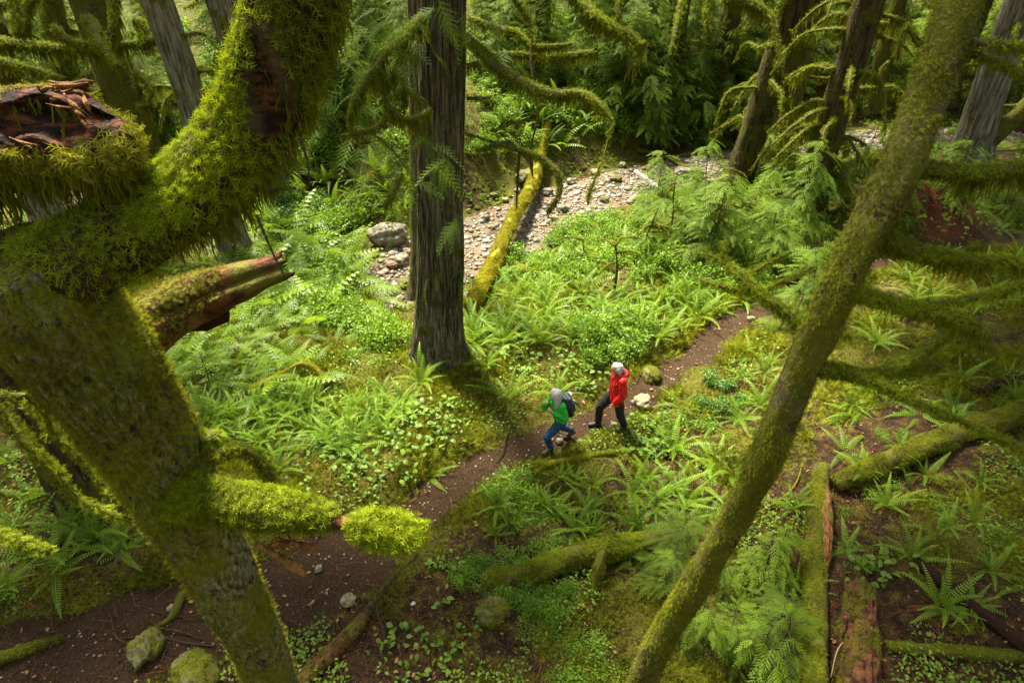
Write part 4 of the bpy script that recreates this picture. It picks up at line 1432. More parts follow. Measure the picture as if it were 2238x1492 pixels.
for k in range(30):
    x0, y0 = 1835 + 75 * rng.random(), 1290 + 170 * rng.random()
    a = G(x0, y0) + [0, 0, .2 + .1 * rng.random()]
    b = G(x0 + rng.uniform(-12, 12), y0 + rng.uniform(40, 90)) + [0, 0, .2 + .1 * rng.random()]
    A.add(*tube([a, (a + b) / 2 + [0, 0, .02], b], [.01, .025, .008], 6, .05, .4, 12, seed=k))
V, Fs, T = A.get()
part('splinters', V, Fs, M['rot'], t_)
log_at('fallen_log', 'thin straight mossy log lying level in the lower right corner', [(1935, 1415), (2030, 1425), (2130, 1432), (2232, 1440)], [.07, .08, .08, .07], M['log'], moss=5500, mlen=.042, mmat='gmoss')
log_at('fallen_log', 'big moss-covered log rising to the right edge behind the leaning tree', [(1820, 1065), (1900, 1035), (1990, 1000), (2080, 965), (2160, 940), (2290, 890)], [.11, .16, .18, .19, .2, .2], M['log'], moss=4500, mlen=.05, mmat='gmoss', lift=.8)
log_at('fallen_branch', 'thin mossy branch below the big moss-covered log', [(1925, 1050), (1950, 1090), (1990, 1160)], [.03, .03, .02], M['log'], moss=5000, mlen=.04, mmat='gmoss')
log_at('fallen_branch', 'thin bare stick sloping on the moss at the right edge', [(2085, 1030), (2120, 1075), (2160, 1120), (2200, 1175)], [.035, .035, .03, .025], M['log'], moss=2500, mlen=.025, mmat='gmoss')
log_at('fallen_log', 'dark wet fallen trunk in the lower right beyond the ferns', [(2000, 1230), (2110, 1320), (2240, 1420), (2330, 1490)], [.08, .09, .1, .1], M['dark'])
log_at('fallen_branch', 'brown branch curving along the trail edge in the lower left', [(912, 1212), (885, 1240), (850, 1275), (815, 1320), (800, 1345)], [.04, .048, .05, .055, .06], M['redbark'], moss=1500, mlen=.022, mmat='gmoss', step=.05)
log_at('fallen_log', 'mossy rotting log below the curving branch at the bottom edge', [(800, 1350), (770, 1385), (730, 1430), (690, 1465), (650, 1510)], [.07, .1, .115, .11, .1], M['rot'], moss=4000, mlen=.025, mmat='gmoss', ridge=.01)
log_at('fallen_branch', 'mossy straight branch at the bottom left corner', [(-30, 1458), (40, 1430), (90, 1412), (130, 1398)], [.09, .08, .07, .04], M['log'], moss=5000, mlen=.04, mmat='gmoss')
log_at('root', 'thin dark root crossing the trail dirt below the mossy rock', [(270, 1395), (340, 1390), (400, 1405), (465, 1412)], [.012, .018, .022, .018], M['twig'])
log_at('root', 'mossy root arching onto the trail dirt behind the big maple', [(400, 1300), (380, 1345), (360, 1362), (315, 1382)], [.07, .06, .04, .015], M['log'], moss=4000, mlen=.025, mmat='gmoss')
log_at('fallen_branch', 'small mossy limb on the floor by the lower middle shrubs', [(1130, 1350), (1165, 1372), (1200, 1400)], [.03, .035, .03], M['log'], moss=5000, mlen=.025, mmat='moss')
log_at('fallen_branch', 'pale bent twig lying beside the orange-striped log', [(1640, 1130), (1690, 1105), (1735, 1065), (1755, 1010)], [.012, .015, .012, .008], M['yellowlog'], lift=4, jag=0)
log_at('fallen_branch', 'thin pale twig bent over the crumbling rotten log', [(1865, 1395), (1825, 1430), (1810, 1490)], [.006, .009, .006], plain_mat('pale_twig', (.3, .22, .12)), lift=20, jag=0)
log_at('fallen_log', 'mossy log resting on the slope right of the leaning tree', [(2120, 860), (2190, 840), (2280, 800)], [.08, .1, .1], M['dark'], moss=2000, mlen=.04, mmat='gmoss')
# loose dead sticks across the floor
STK = []
for k in range(5):
    L_ = 1.0
    P = np.array([[0, 0, 0], [.3, .03 * rng.normal(), .02], [.65, .05 * rng.normal(), .01], [1, .06 * rng.normal(), 0]])
    V, Fs = tube(P, [.006, .011, .009, .003], 6, .1, .3, 8, seed=k)
    me = mesh_data('stick', V, Fs, None, True)
    me.materials.append(M['twig'] if k % 2 else M['redbark'])
    STK.append(me)


def sticks(n, x0, y0, x1, y1, label, group):
    Pn = ground_hit(rng.uniform(x0, x1, n), rng.uniform(y0, y1, n))
    for i, p in enumerate(Pn):
        o = link('stick', STK[rng.integers(0, 5)], None, None, p + [0, 0, .015])
        o.rotation_euler = (0, rng.normal() * .06, rng.random() * 6.28)
        s = rng.uniform(.35, 1.1)
        o.scale = (s, s * 1.2, s * 1.2)
        tag(o, label, 'stick', group)


sticks(26, 1650, 1100, 2238, 1480, 'dead brown stick lying on the dark mossy floor in the lower right', 'sticks on the lower right floor')
sticks(18, 60, 1250, 900, 1480, 'dead brown stick lying on the trail dirt in the lower left', 'sticks on the lower left trail')
sticks(14, 880, 900, 1500, 1080, 'dead brown stick lying by the trail near the hikers', 'sticks near the hikers')
sticks(40, 1380, 260, 1640, 380, 'dead grey stick in the tangle on the far bank of the creek', 'dead sticks on the far creek bank')


# ------------------------------------------------------------------ rocks
def rock(name, label, px, py, s, mat, sink=0.3, group=None, moss=0, seed=0):
    V, F = ICO3
    d = V * np.array([1, .85, .68]) * (1 + .38 * fbm(V * 1.5 + seed * 3.1, 2) - .30 * np.abs(fbm(V * 2.4 + seed * 1.7, 2)) + .12 * fbm(V * 5 + seed, 3))[:, None]
    d[:, 2] = np.where(d[:, 2] > .45, .45 + (d[:, 2] - .45) * .5, d[:, 2])
    p = G(px, py)
    a = rng.random() * 6.28
    R = np.array([[math.cos(a), -math.sin(a), 0], [math.sin(a), math.cos(a), 0], [0, 0, 1]])
    V2 = (d * s) @ R.T + p + [0, 0, s * (.68 - sink)]
    o = solo(name, V2, [F], mat, label, 'rock', group, None, True)
    if moss:
        v, f, t = moss_on(V2, [F], moss, .045, lambda P, N: (N[:, 2] > -.1) & (fbm(P * 5, 2) > -.3), cap=6000)
        part('moss', v, f, M['gmoss'], o, t)
    return o


M['palerock'] = bark_mat('pale_rock', (0.16, 0.13, 0.07), (0.48, 0.42, 0.26), 0.3, (0.22, 0.2, 0.03), (1, 1, 1), 9, 0.5, 1.0)
rock('rock', 'pale lichen-spotted rock standing in the trail right of the man', 1405, 885, .2, M['palerock'], .2, seed=1)
rock('rock', 'small flat stone between the pale rock and the man', 1385, 880, .07, M['rock'], .3, seed=2)
rock('mossy_rock', 'yellow-mossed boulder at the upper edge of the trail behind the man', 1422, 825, .22, M['mossrock'], .25, moss=4000, seed=3)
rock('rock', 'round tan stone on the trail at the man’s rear boot'.replace('’', "'"), 1342, 932, .075, M['rock'], .1, seed=4)
rock('rock', 'tan stone on the trail between the legs of the woman', 1222, 966, .075, M['rock'], .1, seed=5)
rock('rock', 'dark stone at the right edge of the trail above the ferns', 1460, 890, .08, plain_mat('dark_stone', (.09, .08, .075)), .2, seed=6)
rock('rock', 'cracked whitish rock on the trail left of the curving branch', 764, 1318, .13, M['palerock'], .2, seed=7)
rock('mossy_rock', 'rounded half-buried mossy rock on the trail in the lower left', 322, 1420, .27, M['mossrock'], .42, moss=900, seed=8)
rock('mossy_rock', 'low mossy boulder at the bottom edge by the maple trunk', 430, 1485, .34, M['mossrock'], .4, moss=4000, seed=9)
rock('rock', 'white pebble on the moss by the round-leaved plants', 903, 1320, .035, plain_mat('white_stone', (.6, .57, .5)), .1, seed=10)
rock('mossy_rock', 'dark mossy hummock under the leafy groundcover in the lower middle', 1075, 1345, .26, M['mossrock'], .3, moss=3000, seed=11)
rock('rock', 'grey stone beside the trail under the mossy branch tip', 697, 1245, .07, M['rock'], .2, seed=12)
rock('rock', 'small pale stone on the trail dirt below the maple trunk', 375, 1330, .06, M['palerock'], .2, seed=13)
rock('boulder', 'large grey boulder at the sandy creek edge left of the middle cedar', 852, 530, .62, M['rock'], .25, moss=400, seed=14)
rock('boulder', 'rounded red-brown boulder on the creek sand below the large grey boulder', 858, 585, .2, plain_mat('red_stone', (.2, .11, .07)), .2, seed=15)
rock('boulder', 'tall tan boulder touching the left side of the middle cedar', 882, 578, .27, M['rock'], .1, seed=16)
rock('boulder', 'half-wet boulder with a yellow moss patch at the creek edge', 888, 625, .26, M['mossrock'], .3, moss=1200, seed=17)
rock('boulder', 'reddish boulder in the creek behind the middle cedar', 905, 560, .25, plain_mat('red_stone', (.17, .095, .065)), .2, seed=18)
rock('boulder', 'mossy boulder on the far creek edge below the hanging stem', 1150, 395, .42, M['mossrock'], .3, moss=700, seed=19)
rock('boulder', 'grey boulder on the creek gravel right of the yellow pole', 1195, 425, .25, M['rock'], .3, seed=20)
rock('boulder', 'grey boulder by the brown log at the far creek bank', 1495, 385, .35, M['rock'], .3, seed=21)
rock('mossy_rock', 'dark mossy boulder on the far slope above the clearing', 1525, 150, .55, M['mossrock'], .3, moss=300, seed=22)
rock('mossy_rock', 'mossy stone at the right trail edge under the leaning tree limbs', 1640, 700, .1, M['palerock'], .2, seed=23)
rock('boulder', 'white water-splashed boulder in the creek at far right', 2195, 275, .3, plain_mat('white_stone', (.6, .57, .5)), .3, seed=24)
rock('boulder', 'pale boulder in the creek behind the dark bristling trunk', 1650, 285, .35, M['palerock'], .3, seed=25)
for i, (x, y) in enumerate([(1060, 480), (1105, 440), (1080, 430), (1250, 400), (1300, 380), (1345, 395), (1230, 460), (1205, 480), (1320, 440), (850, 680), (875, 655), (830, 665), (1025, 655), (1360, 365), (1410, 375), (1130, 420), (1075, 500), (1040, 520)]):
    rock('rock', 'medium stone among the creek gravel in the sunlit clearing', x, y, rng.uniform(.12, .22), (M['rock'], M['palerock'], M['mossrock'])[i % 3], .25, 'medium stones of the creek bed', seed=30 + i)


def stones(n, lo, hi, tmpl, xr, power=2.0):
    cpn = len(cp)
    k_ = rng.integers(0, cpn, n)
    o_ = rng.normal(0, 1.0, n) * 1.3
    X = cp[k_, 0] + cn[k_, 0] * o_ + rng.normal(0, .2, n)
    Y = cp[k_, 1] + cn[k_, 1] * o_ + rng.normal(0, .2, n)
    _, cm, _, _ = masks(X, Y)
    m = (rng.random(n) < cm) & (X > xr[0]) & (X < xr[1])
    X, Y = X[m], Y[m]
    n = len(X)
    s = lo + (hi - lo) * rng.random(n) ** power
    P = np.stack([X, Y, hgt(X, Y) + s * .2], -1)
    a = rng.normal(size=(n, 3))
    Mx = frames(np.stack([a[:, 0], a[:, 1], 0 * s], -1), np.array([0, 0, 1.0]) + 0 * P)
    V, F = tmpl
    V = V * (1 + .22 * fbm(V * 1.7 + lo * 90, 2))[:, None]
    return scatter(V, [F], P, Mx, np.stack([s * rng.uniform(.7, 1.1, n), s, s * rng.uniform(.45, .75, n)], -1), np.clip(rng.beta(1.6, 1.6, n), 0, 1))


V1, F1, T1 = stones(30000, .02, .07, ICO0, (-14, 24))
V2, F2, T2 = stones(5000, .06, .14, ICO1, (-14, 24), 2.5)
A = Acc()
A.add(V1, F1, T1)
A.add(V2, F2, T2)
V, Fs, T = A.get()
tag(part('creek_gravel', V, Fs, M['gravel'], None, T, True), 'grey and tan pebbles and cobbles paving the creek bed', 'gravel', None, 'stuff')
# pebbles on the trail
n = 1300
k_ = rng.integers(0, len(PATH) - 1, n)
u_ = rng.random(n)[:, None]
X, Y = (PATH[k_] * (1 - u_) + PATH[k_ + 1] * u_ + rng.normal(0, .45, (n, 2))).T
m = (Y > 3.5) & (Y < 16)
X, Y = X[m], Y[m]
n = len(X)
s = .006 + .022 * rng.random(n) ** 3
P = np.stack([X, Y, hgt(X, Y) + s * .3], -1)
V, Fs, T = scatter(ICO0[0] * [1, .8, .6], [ICO0[1]], P, frames(rng.normal(size=(n, 3)) * [1, 1, .1], np.array([0, 0, 1.0]) + 0 * P), s, .4 + .6 * rng.random(n))
tag(part('trail_pebbles', V, Fs, M['gravel'], None, T, True), 'tiny pale pebbles strewn over the dirt trail', 'pebbles', None, 'stuff')


M['understory'] = leaf_mat('understory_leaf', (0.05, 0.12, 0.010), (0.22, 0.34, 0.02), 0.4, .6, .15)
# ------------------------------------------------------------------ floor cover: moss tufts, litter
def floor_pts(n, ymax=15.0):
    """points on the floor, denser near the camera, inside what the picture shows"""
    px = rng.uniform(-60, 2300, n)
    py = 1560 - 1000 * rng.random(n) ** 0.9
    z = np.zeros(n)
    R = FW[None] + ((px - 1119) / FPX)[:, None] * RT[None] + ((746 - py) / FPX)[:, None] * UP[None]
    t = CAM_Z / -R[:, 2]
    P = CAM + R * t[:, None]
    P = P[P[:, 1] < ymax]
    P[:, 2] = hgt(P[:, 0], P[:, 1])
    return P


P = floor_pts(240000, 17)
pm, cm, mm, rm = masks(P[:, 0], P[:, 1])
q = P * [1, 1, 0]
dens = sstep(.35, .75, mm + .5 * fbm(q * 2.3 + 3, 3)) * (1 - pm) * (1 - cm) * (1 - rm)
P = P[rng.random(len(P)) < dens]
n = len(P)
d = unit(np.column_stack([rng.normal(size=(n, 2)) * .8, .45 + .5 * rng.random(n)]))
L = (.04 + .075 * rng.random(n)) * (0.55 + 1.5 * np.clip(fbm(P * 1.3, 2) + .5, 0, 1)) * np.clip(P[:, 1] / 9, .75, 1.6)
P[:, 2] += .012
tone = np.clip(.45 * rng.random(n) + .7 * (fbm(P * [1.6, 1.6, 0] + 60, 4) + .42), 0, 1)
V, Fs, T = scatter(SPRIG[0][0], SPRIG[0][1], P, frames(d, rng.normal(size=(n, 3))), L, tone, SPRIG[0][2])
tag(part('ground_moss', V, Fs, M['gmoss'], None, T), 'olive and yellow moss carpeting the forest floor', 'moss', None, 'stuff')

P = floor_pts(80000, 16)
pm, cm, mm, rm = masks(P[:, 0], P[:, 1])
P = P[(rng.random(len(P)) < (1 - .45 * pm) * (1 - cm) * np.clip(1.15 - .8 * mm, .15, 1))]
n = len(P)
tv = np.array([[-.06, 0, 0], [.06, 0, 0], [.04, .5, .05], [-.04, .5, .05], [.0, 1, .02]])
d = np.column_stack([rng.normal(size=(n, 2)), rng.normal(size=n) * .12])
P[:, 2] += .016 + .012 * rng.random(n)
L = .025 + .07 * rng.random(n) ** 2.5
V, Fs, T = scatter(tv, [np.array([[0, 1, 2, 3]]), np.array([[3, 2, 4]])], P, frames(d, np.array([0, 0, 1.0]) + rng.normal(0, .3, (n, 3))), np.stack([.05 + .05 * rng.random(n), L, L], -1), rng.random(n) ** 1.5)
tag(part('needle_litter', V, Fs, M['litter'], None, T), 'brown needles and bark crumbs littering the floor', 'litter', None, 'stuff')
P = floor_pts(1500, 15)
n = len(P)
P[:, 2] += .03
tv6 = np.array([[0, -.5, 0], [.26, -.18, .06], [.24, .2, .05], [0, .5, -.04], [-.24, .2, .06], [-.26, -.18, .04]])
tf6 = [np.array([[0, 1, 2, 3], [0, 3, 4, 5]])]
V, Fs, T = scatter(tv6, tf6, P, frames(rng.normal(size=(n, 3)) * [1, 1, .2], np.array([0, 0, 1.0]) + rng.normal(0, .3, (n, 3))), .035 + .06 * rng.random(n) ** 2, rng.random(n))
M['fallen'] = leaf_mat('fallen_leaf', (0.16, 0.055, 0.02), (0.42, 0.23, 0.09), 0.1, .7)
tag(part('fallen_leaves', V, Fs, M['fallen'], None, T), 'scattered orange and tan dead leaves on the floor', 'leaves', None, 'stuff')

P = floor_pts(60000, 17)
pm, cm, mm, rm = masks(P[:, 0], P[:, 1])
q = P * [1, 1, 0]
bright = np.exp(-(((P[:, 0] + .5) / 4.5) ** 2 + ((P[:, 1] - 13.0) / 3.6) ** 2))
P = P[rng.random(len(P)) < sstep(.1, .45, fbm(q * 1.1 + 70, 2) + .4 * bright - .1) * (1 - pm) * (1 - cm) * (1 - rm)]
n = len(P)
P[:, 2] += .02 + .16 * rng.random(n)
V, Fs, T = scatter(tv6, tf6, P, frames(rng.normal(size=(n, 3)) * [1, 1, .3], np.array([0, 0, 1.0]) + rng.normal(0, .35, (n, 3))), .03 + .045 * rng.random(n), rng.random(n))
tag(part('seedling_leaves', V, Fs, M['shrub'], None, T), 'tiny bright leaves of low seedlings all over the floor', 'ground cover', None, 'stuff')

n = 130000
X, Y = rng.uniform(-30, 34, n), rng.uniform(16, 48, n)
dc_, sd_ = polydist(X, Y, CREEK)
_, cm, _, _ = masks(X, Y)
q = np.column_stack([X, Y, 0 * X])
k = (cm < .1) & (rng.random(n) < sstep(-.35, .25, fbm(q * .8 + 12, 3)))
X, Y, dc_ = X[k], Y[k], dc_[k]
n = len(X)
hh = .05 + (.15 + .75 * sstep(2.4, 6, dc_)) * rng.random(n) * np.clip(.7 + fbm(np.column_stack([X, Y, 0 * X]) * .5, 2), .2, 1.4)
P = np.column_stack([X, Y, hgt(X, Y) + hh])
V, Fs, T = scatter(tv6, tf6, P, frames(rng.normal(size=(n, 3)) * [1, 1, .4], np.array([0, 0, 1.0]) + rng.normal(0, .5, (n, 3))), .07 + .13 * rng.random(n) ** 2, rng.random(n))
tag(part('slope_understory', V, Fs, M['understory'], None, T), 'unbroken leafy undergrowth covering the slopes round the creek', 'undergrowth', None, 'stuff')

P = floor_pts(5200, 17)
pm, cm, mm, rm = masks(P[:, 0], P[:, 1])
P = P[(rng.random(len(P)) < 1 - .75 * pm) & (cm < .3)]
n = len(P)
P[:, 2] += .02 + .03 * rng.random(n)
d = np.column_stack([rng.normal(size=(n, 2)), rng.normal(size=n) * .16])
tw = np.array([[-1, 0, 0], [1, 0, 0], [0, 0, 1], [-.8, .5, .6], [.9, .5, .5], [.1, .5, 1.5], [.3, 1, .4]]) * [.5, 1, .5]
tf_ = [np.array([[0, 1, 4, 3], [1, 2, 5, 4], [2, 0, 3, 5]]), np.array([[3, 4, 6], [4, 5, 6], [5, 3, 6]])]
L = .08 + .34 * rng.random(n) ** 2.5
w = .006 + .010 * rng.random(n)
V, Fs, T = scatter(tw, tf_, P, frames(d, np.array([0, 0, 1.0]) + 0 * P), np.stack([w, L, w], -1), rng.random(n))
tag(part('twig_litter', V, Fs, M['litter'], None, T), 'small dead twigs scattered all over the mossy floor', 'twigs', None, 'stuff')

# ------------------------------------------------------------------ plants: meshes shared by copies
def me_of(name, got, mat):
    me = mesh_data(name, got[0], got[1], got[2])
    me.materials.append(mat)
    return me


FERN = [me_of('sword_fern', fern_mesh(nf, 1.0, wid=.105, npair=19), M['fern']) for nf in (9, 11, 13, 15, 17, 12)]
FERNLOW = [me_of('sword_fern', fern_mesh(nf, 1.0, wid=.12, npair=19, el=(.25, .8), bend=(.5, 1.2)), M['fern']) for nf in (6, 7, 9)]
DEADF = [me_of('dead_fronds', fern_mesh(nf, .75, wid=.07, npair=16, el=(-.05, .25), bend=(.3, .7)), M['dead']) for nf in (5, 7, 9)]
LADY = [me_of('lady_fern', fern_mesh(nf, 1.0, wid=.27, npair=12, bi=(k_ > 1), prof='tri', el=(.35, 1.1), bend=(.6, 1.4)), M['ladyfern']) for k_, nf in enumerate((8, 10, 9, 8))]


def leaf_cloud(n, rx, rz, size, nclump=12, flat=.6):
    """small leaves in clumps on short twigs"""
    c = unit(rng.normal(size=(nclump, 3)) + [0, 0, .5]) * rng.random((nclump, 1)) ** .5 * [rx, rx, rz]
    c[:, 2] = np.abs(c[:, 2])
    k = rng.integers(0, nclump, n)
    P = c[k] + rng.normal(0, .2, (n, 3)) * [rx, rx, rz * .7]
    P[:, 2] = np.maximum(P[:, 2], .03)
    N = unit(rng.normal(0, .5, (n, 3)) + [0, 0, flat * 1.6])
    V, Fs, T = scatter(tv6, tf6, P, frames(rng.normal(size=(n, 3)), N), size * rng.uniform(.6, 1.25, n), np.clip(rng.random(n) * .6 + rng.random(nclump)[k] * .4, 0, 1))
    A = Acc()
    A.add(V, Fs, T)
    return A.get(), c


SHRUB = []
for k in range(5):
    got, c = leaf_cloud(1100, .5, .6, .07, 18)
    B = Acc()
    for p in c:
        B.add(*tube([np.zeros(3), p * .5 + [0, 0, .08], p], [.008, .006, .003], 5, .15, .2))
    for _ in range(10):
        p = unit(rng.normal(size=3) + [0, 0, .8]) * .6
        B.add(*tube([np.zeros(3), p * .5, p], [.006, .004, .002], 5, .15, .2))
    SHRUB.append((got, B.get()))
SHRUB_M = [(me_of('leaves', g, M['shrub']), me_of('stems', s, M['stem'])) for g, s in SHRUB]
DARK_M = []
for k in range(3):
    got, c = leaf_cloud(900, .5, .5, .075, 14)
    DARK_M.append((me_of('leaves', got, M['darkshrub']), SHRUB_M[k][1]))
MAT_LEAF = [me_of('leafy_groundcover', leaf_cloud(800, .42, .16, .042, 18, 1.2)[0], M['shrub']) for _ in range(4)]


def salal_mesh(nl, size):
    A = Acc()
    for i in range(nl):
        az = rng.random() * 6.28
        r = .04 + .17 * rng.random()
        p = np.array([math.cos(az) * r, math.sin(az) * r, .05 + .14 * rng.random()])
        d = np.array([math.cos(az + rng.normal() * .6), math.sin(az + rng.normal() * .6), rng.normal() * .25])
        N = unit(np.array([0, 0, 1.0]) + rng.normal(0, .3, 3))
        t = np.linspace(0, 1, 6)
        w = .34 * np.sin(np.pi * np.clip(t, .03, .97)) ** .75 * (1.15 - .35 * t)
        c = np.stack([0 * t, t, .12 * np.sin(t * 3)], -1)
        L_ = c + np.stack([-w, 0 * t, .10 * w + 0 * t], -1)
        R_ = c + np.stack([w, 0 * t, .10 * w + 0 * t], -1)
        V = np.vstack([L_, c, R_])
        k = np.arange(5)
        F = np.vstack([np.stack([k, k + 6, k + 7, k + 1], -1), np.stack([k + 6, k + 12, k + 13, k + 7], -1)])
        Mx = frames(d[None], N[None])[0]
        A.add(V * size * rng.uniform(.7, 1.2) @ Mx.T + p, [F], rng.random())
        A.add(np.array([[0, 0, 0], [.004, 0, 0], p + [.004, 0, 0], p]), [[[0, 1, 2, 3]]], .2)
    return A.get()


SALAL = [me_of('broadleaf_plant', salal_mesh(nl, .1), M['salal']) for nl in (6, 8, 10, 13, 7)]


def sapling(H, nl, spread, seed, sl=.55, kinds=None):
    """a young conifer: stem and drooping layers of sprays"""
    st = tube([[0, 0, -.1], [.03, .02, H * .4], [-.02, .03, H * .75], [0, 0, H]], [.022, .017, .010, .003], 6, .2, .2, seed=seed)
    O, D, L = [], [], []
    B = Acc()
    B.add(*st)
    for i in range(nl):
        z = H * (.12 + .86 * (i + rng.random()) / nl)
        r = spread * (1 - z / H) ** .7 + .12
        az = rng.random() * 6.28
        dr = np.array([math.cos(az), math.sin(az), 0])
        tip = np.array([0, 0, z]) + dr * r + [0, 0, -.16 * r]
        B.add(*tube([[0, 0, z], np.array([0, 0, z]) + dr * r * .5 + [0, 0, .04], tip], [.008, .006, .002], 5, .2, .2))
        m = max(2, int(r / .17))
        for j in range(m):
            u = (j + .7) / m
            o = np.array([0, 0, z]) + dr * r * u + [0, 0, .04 - .2 * r * u * u]
            for s in ((-1, 1) if j < m - 1 else (0,)):
                a2 = az + s * rng.uniform(.5, .95)
                D.append([math.cos(a2), math.sin(a2), -.12 - .2 * rng.random()])
                O.append(o)
                L.append(sl * rng.uniform(.6, 1.1) * (1.1 - .4 * u))
    return me_of('foliage', scatter_sprays(O, D, L, kinds=kinds or COARSE), M['cedar']), me_of('stem', B.get(), M['stem'])


SAP = [sapling(2.2, 24, 1.0, 1), sapling(1.6, 20, .9, 2), sapling(2.8, 32, 1.1, 3), sapling(1.1, 15, .8, 4, .42), sapling(1.3, 18, .9, 5, .42, SPRAYS)]
SAPFAR = [sapling(4.6, 48, 1.5, 6, .52), sapling(3.4, 38, 1.2, 7, .46), sapling(5.4, 54, 1.7, 8, .56)]
print('faces', sum(len(m.polygons) for m in bpy.data.meshes))


def put(name, meshes, loc, rz, s, label, cat, group=None, tilt=.08):
    """a plant: one mesh, or an empty that carries its meshes as parts"""
    if isinstance(meshes, tuple):
        o = thing(name, label, cat, loc, group, rz)
        for me in meshes:
            link(me.name.split('.')[0], me, None, o)
    else:
        o = link(name, meshes, None, None, loc)
        tag(o, label, cat, group)
    o.rotation_euler = (rng.normal() * tilt, rng.normal() * tilt, rz)
    o.scale = (s, s, s * rng.uniform(.85, 1.15))
    return o


def zone(poly, n, mind=0.0, avoid_path=True, avoid_creek=True):
    poly = np.array(poly, float)
    lo, hi = poly.min(0), poly.max(0)
    out = np.zeros((0, 2))
    while len(out) < n:
        q = rng.uniform(lo, hi, (n * 2, 2))
        ins = np.zeros(len(q), bool)
        for a, b in zip(poly, np.roll(poly, -1, 0)):
            c = (a[1] > q[:, 1]) != (b[1] > q[:, 1])
            with np.errstate(divide='ignore', invalid='ignore'):
                xx = (b[0] - a[0]) * (q[:, 1] - a[1]) / (b[1] - a[1]) + a[0]
            ins ^= c & (q[:, 0] < xx)
        out = np.vstack([out, q[ins]])
    P = ground_hit(out[:n, 0], out[:n, 1])
    pm, cm, _, _ = masks(P[:, 0], P[:, 1])
    k = np.ones(len(P), bool)
    if avoid_path: k &= pm < .25
    if avoid_creek: k &= cm < .2
    P = P[k]
    if mind:
        keep = []
        for p in P:
            if all((p[0] - P[j, 0]) ** 2 + (p[1] - P[j, 1]) ** 2 > mind ** 2 for j in keep[-160:]): keep.append(len(keep) * 0 + int(np.where((P == p).all(1))[0][0]))
        P = P[keep]
    return P


def plant_zone(name, pool, poly, n, s, label, cat, group, mind=0.0, z=-.02, dead=0.0, **kw):
    for p in zone(poly, n, mind, **kw):
        o = put(name, pool[rng.integers(0, len(pool))], p + [0, 0, z], rng.random() * 6.28, rng.uniform(*s), label, cat, group)
        if dead and rng.random() < dead:
            link('dead_fronds', DEADF[rng.integers(0, 3)], None, o)


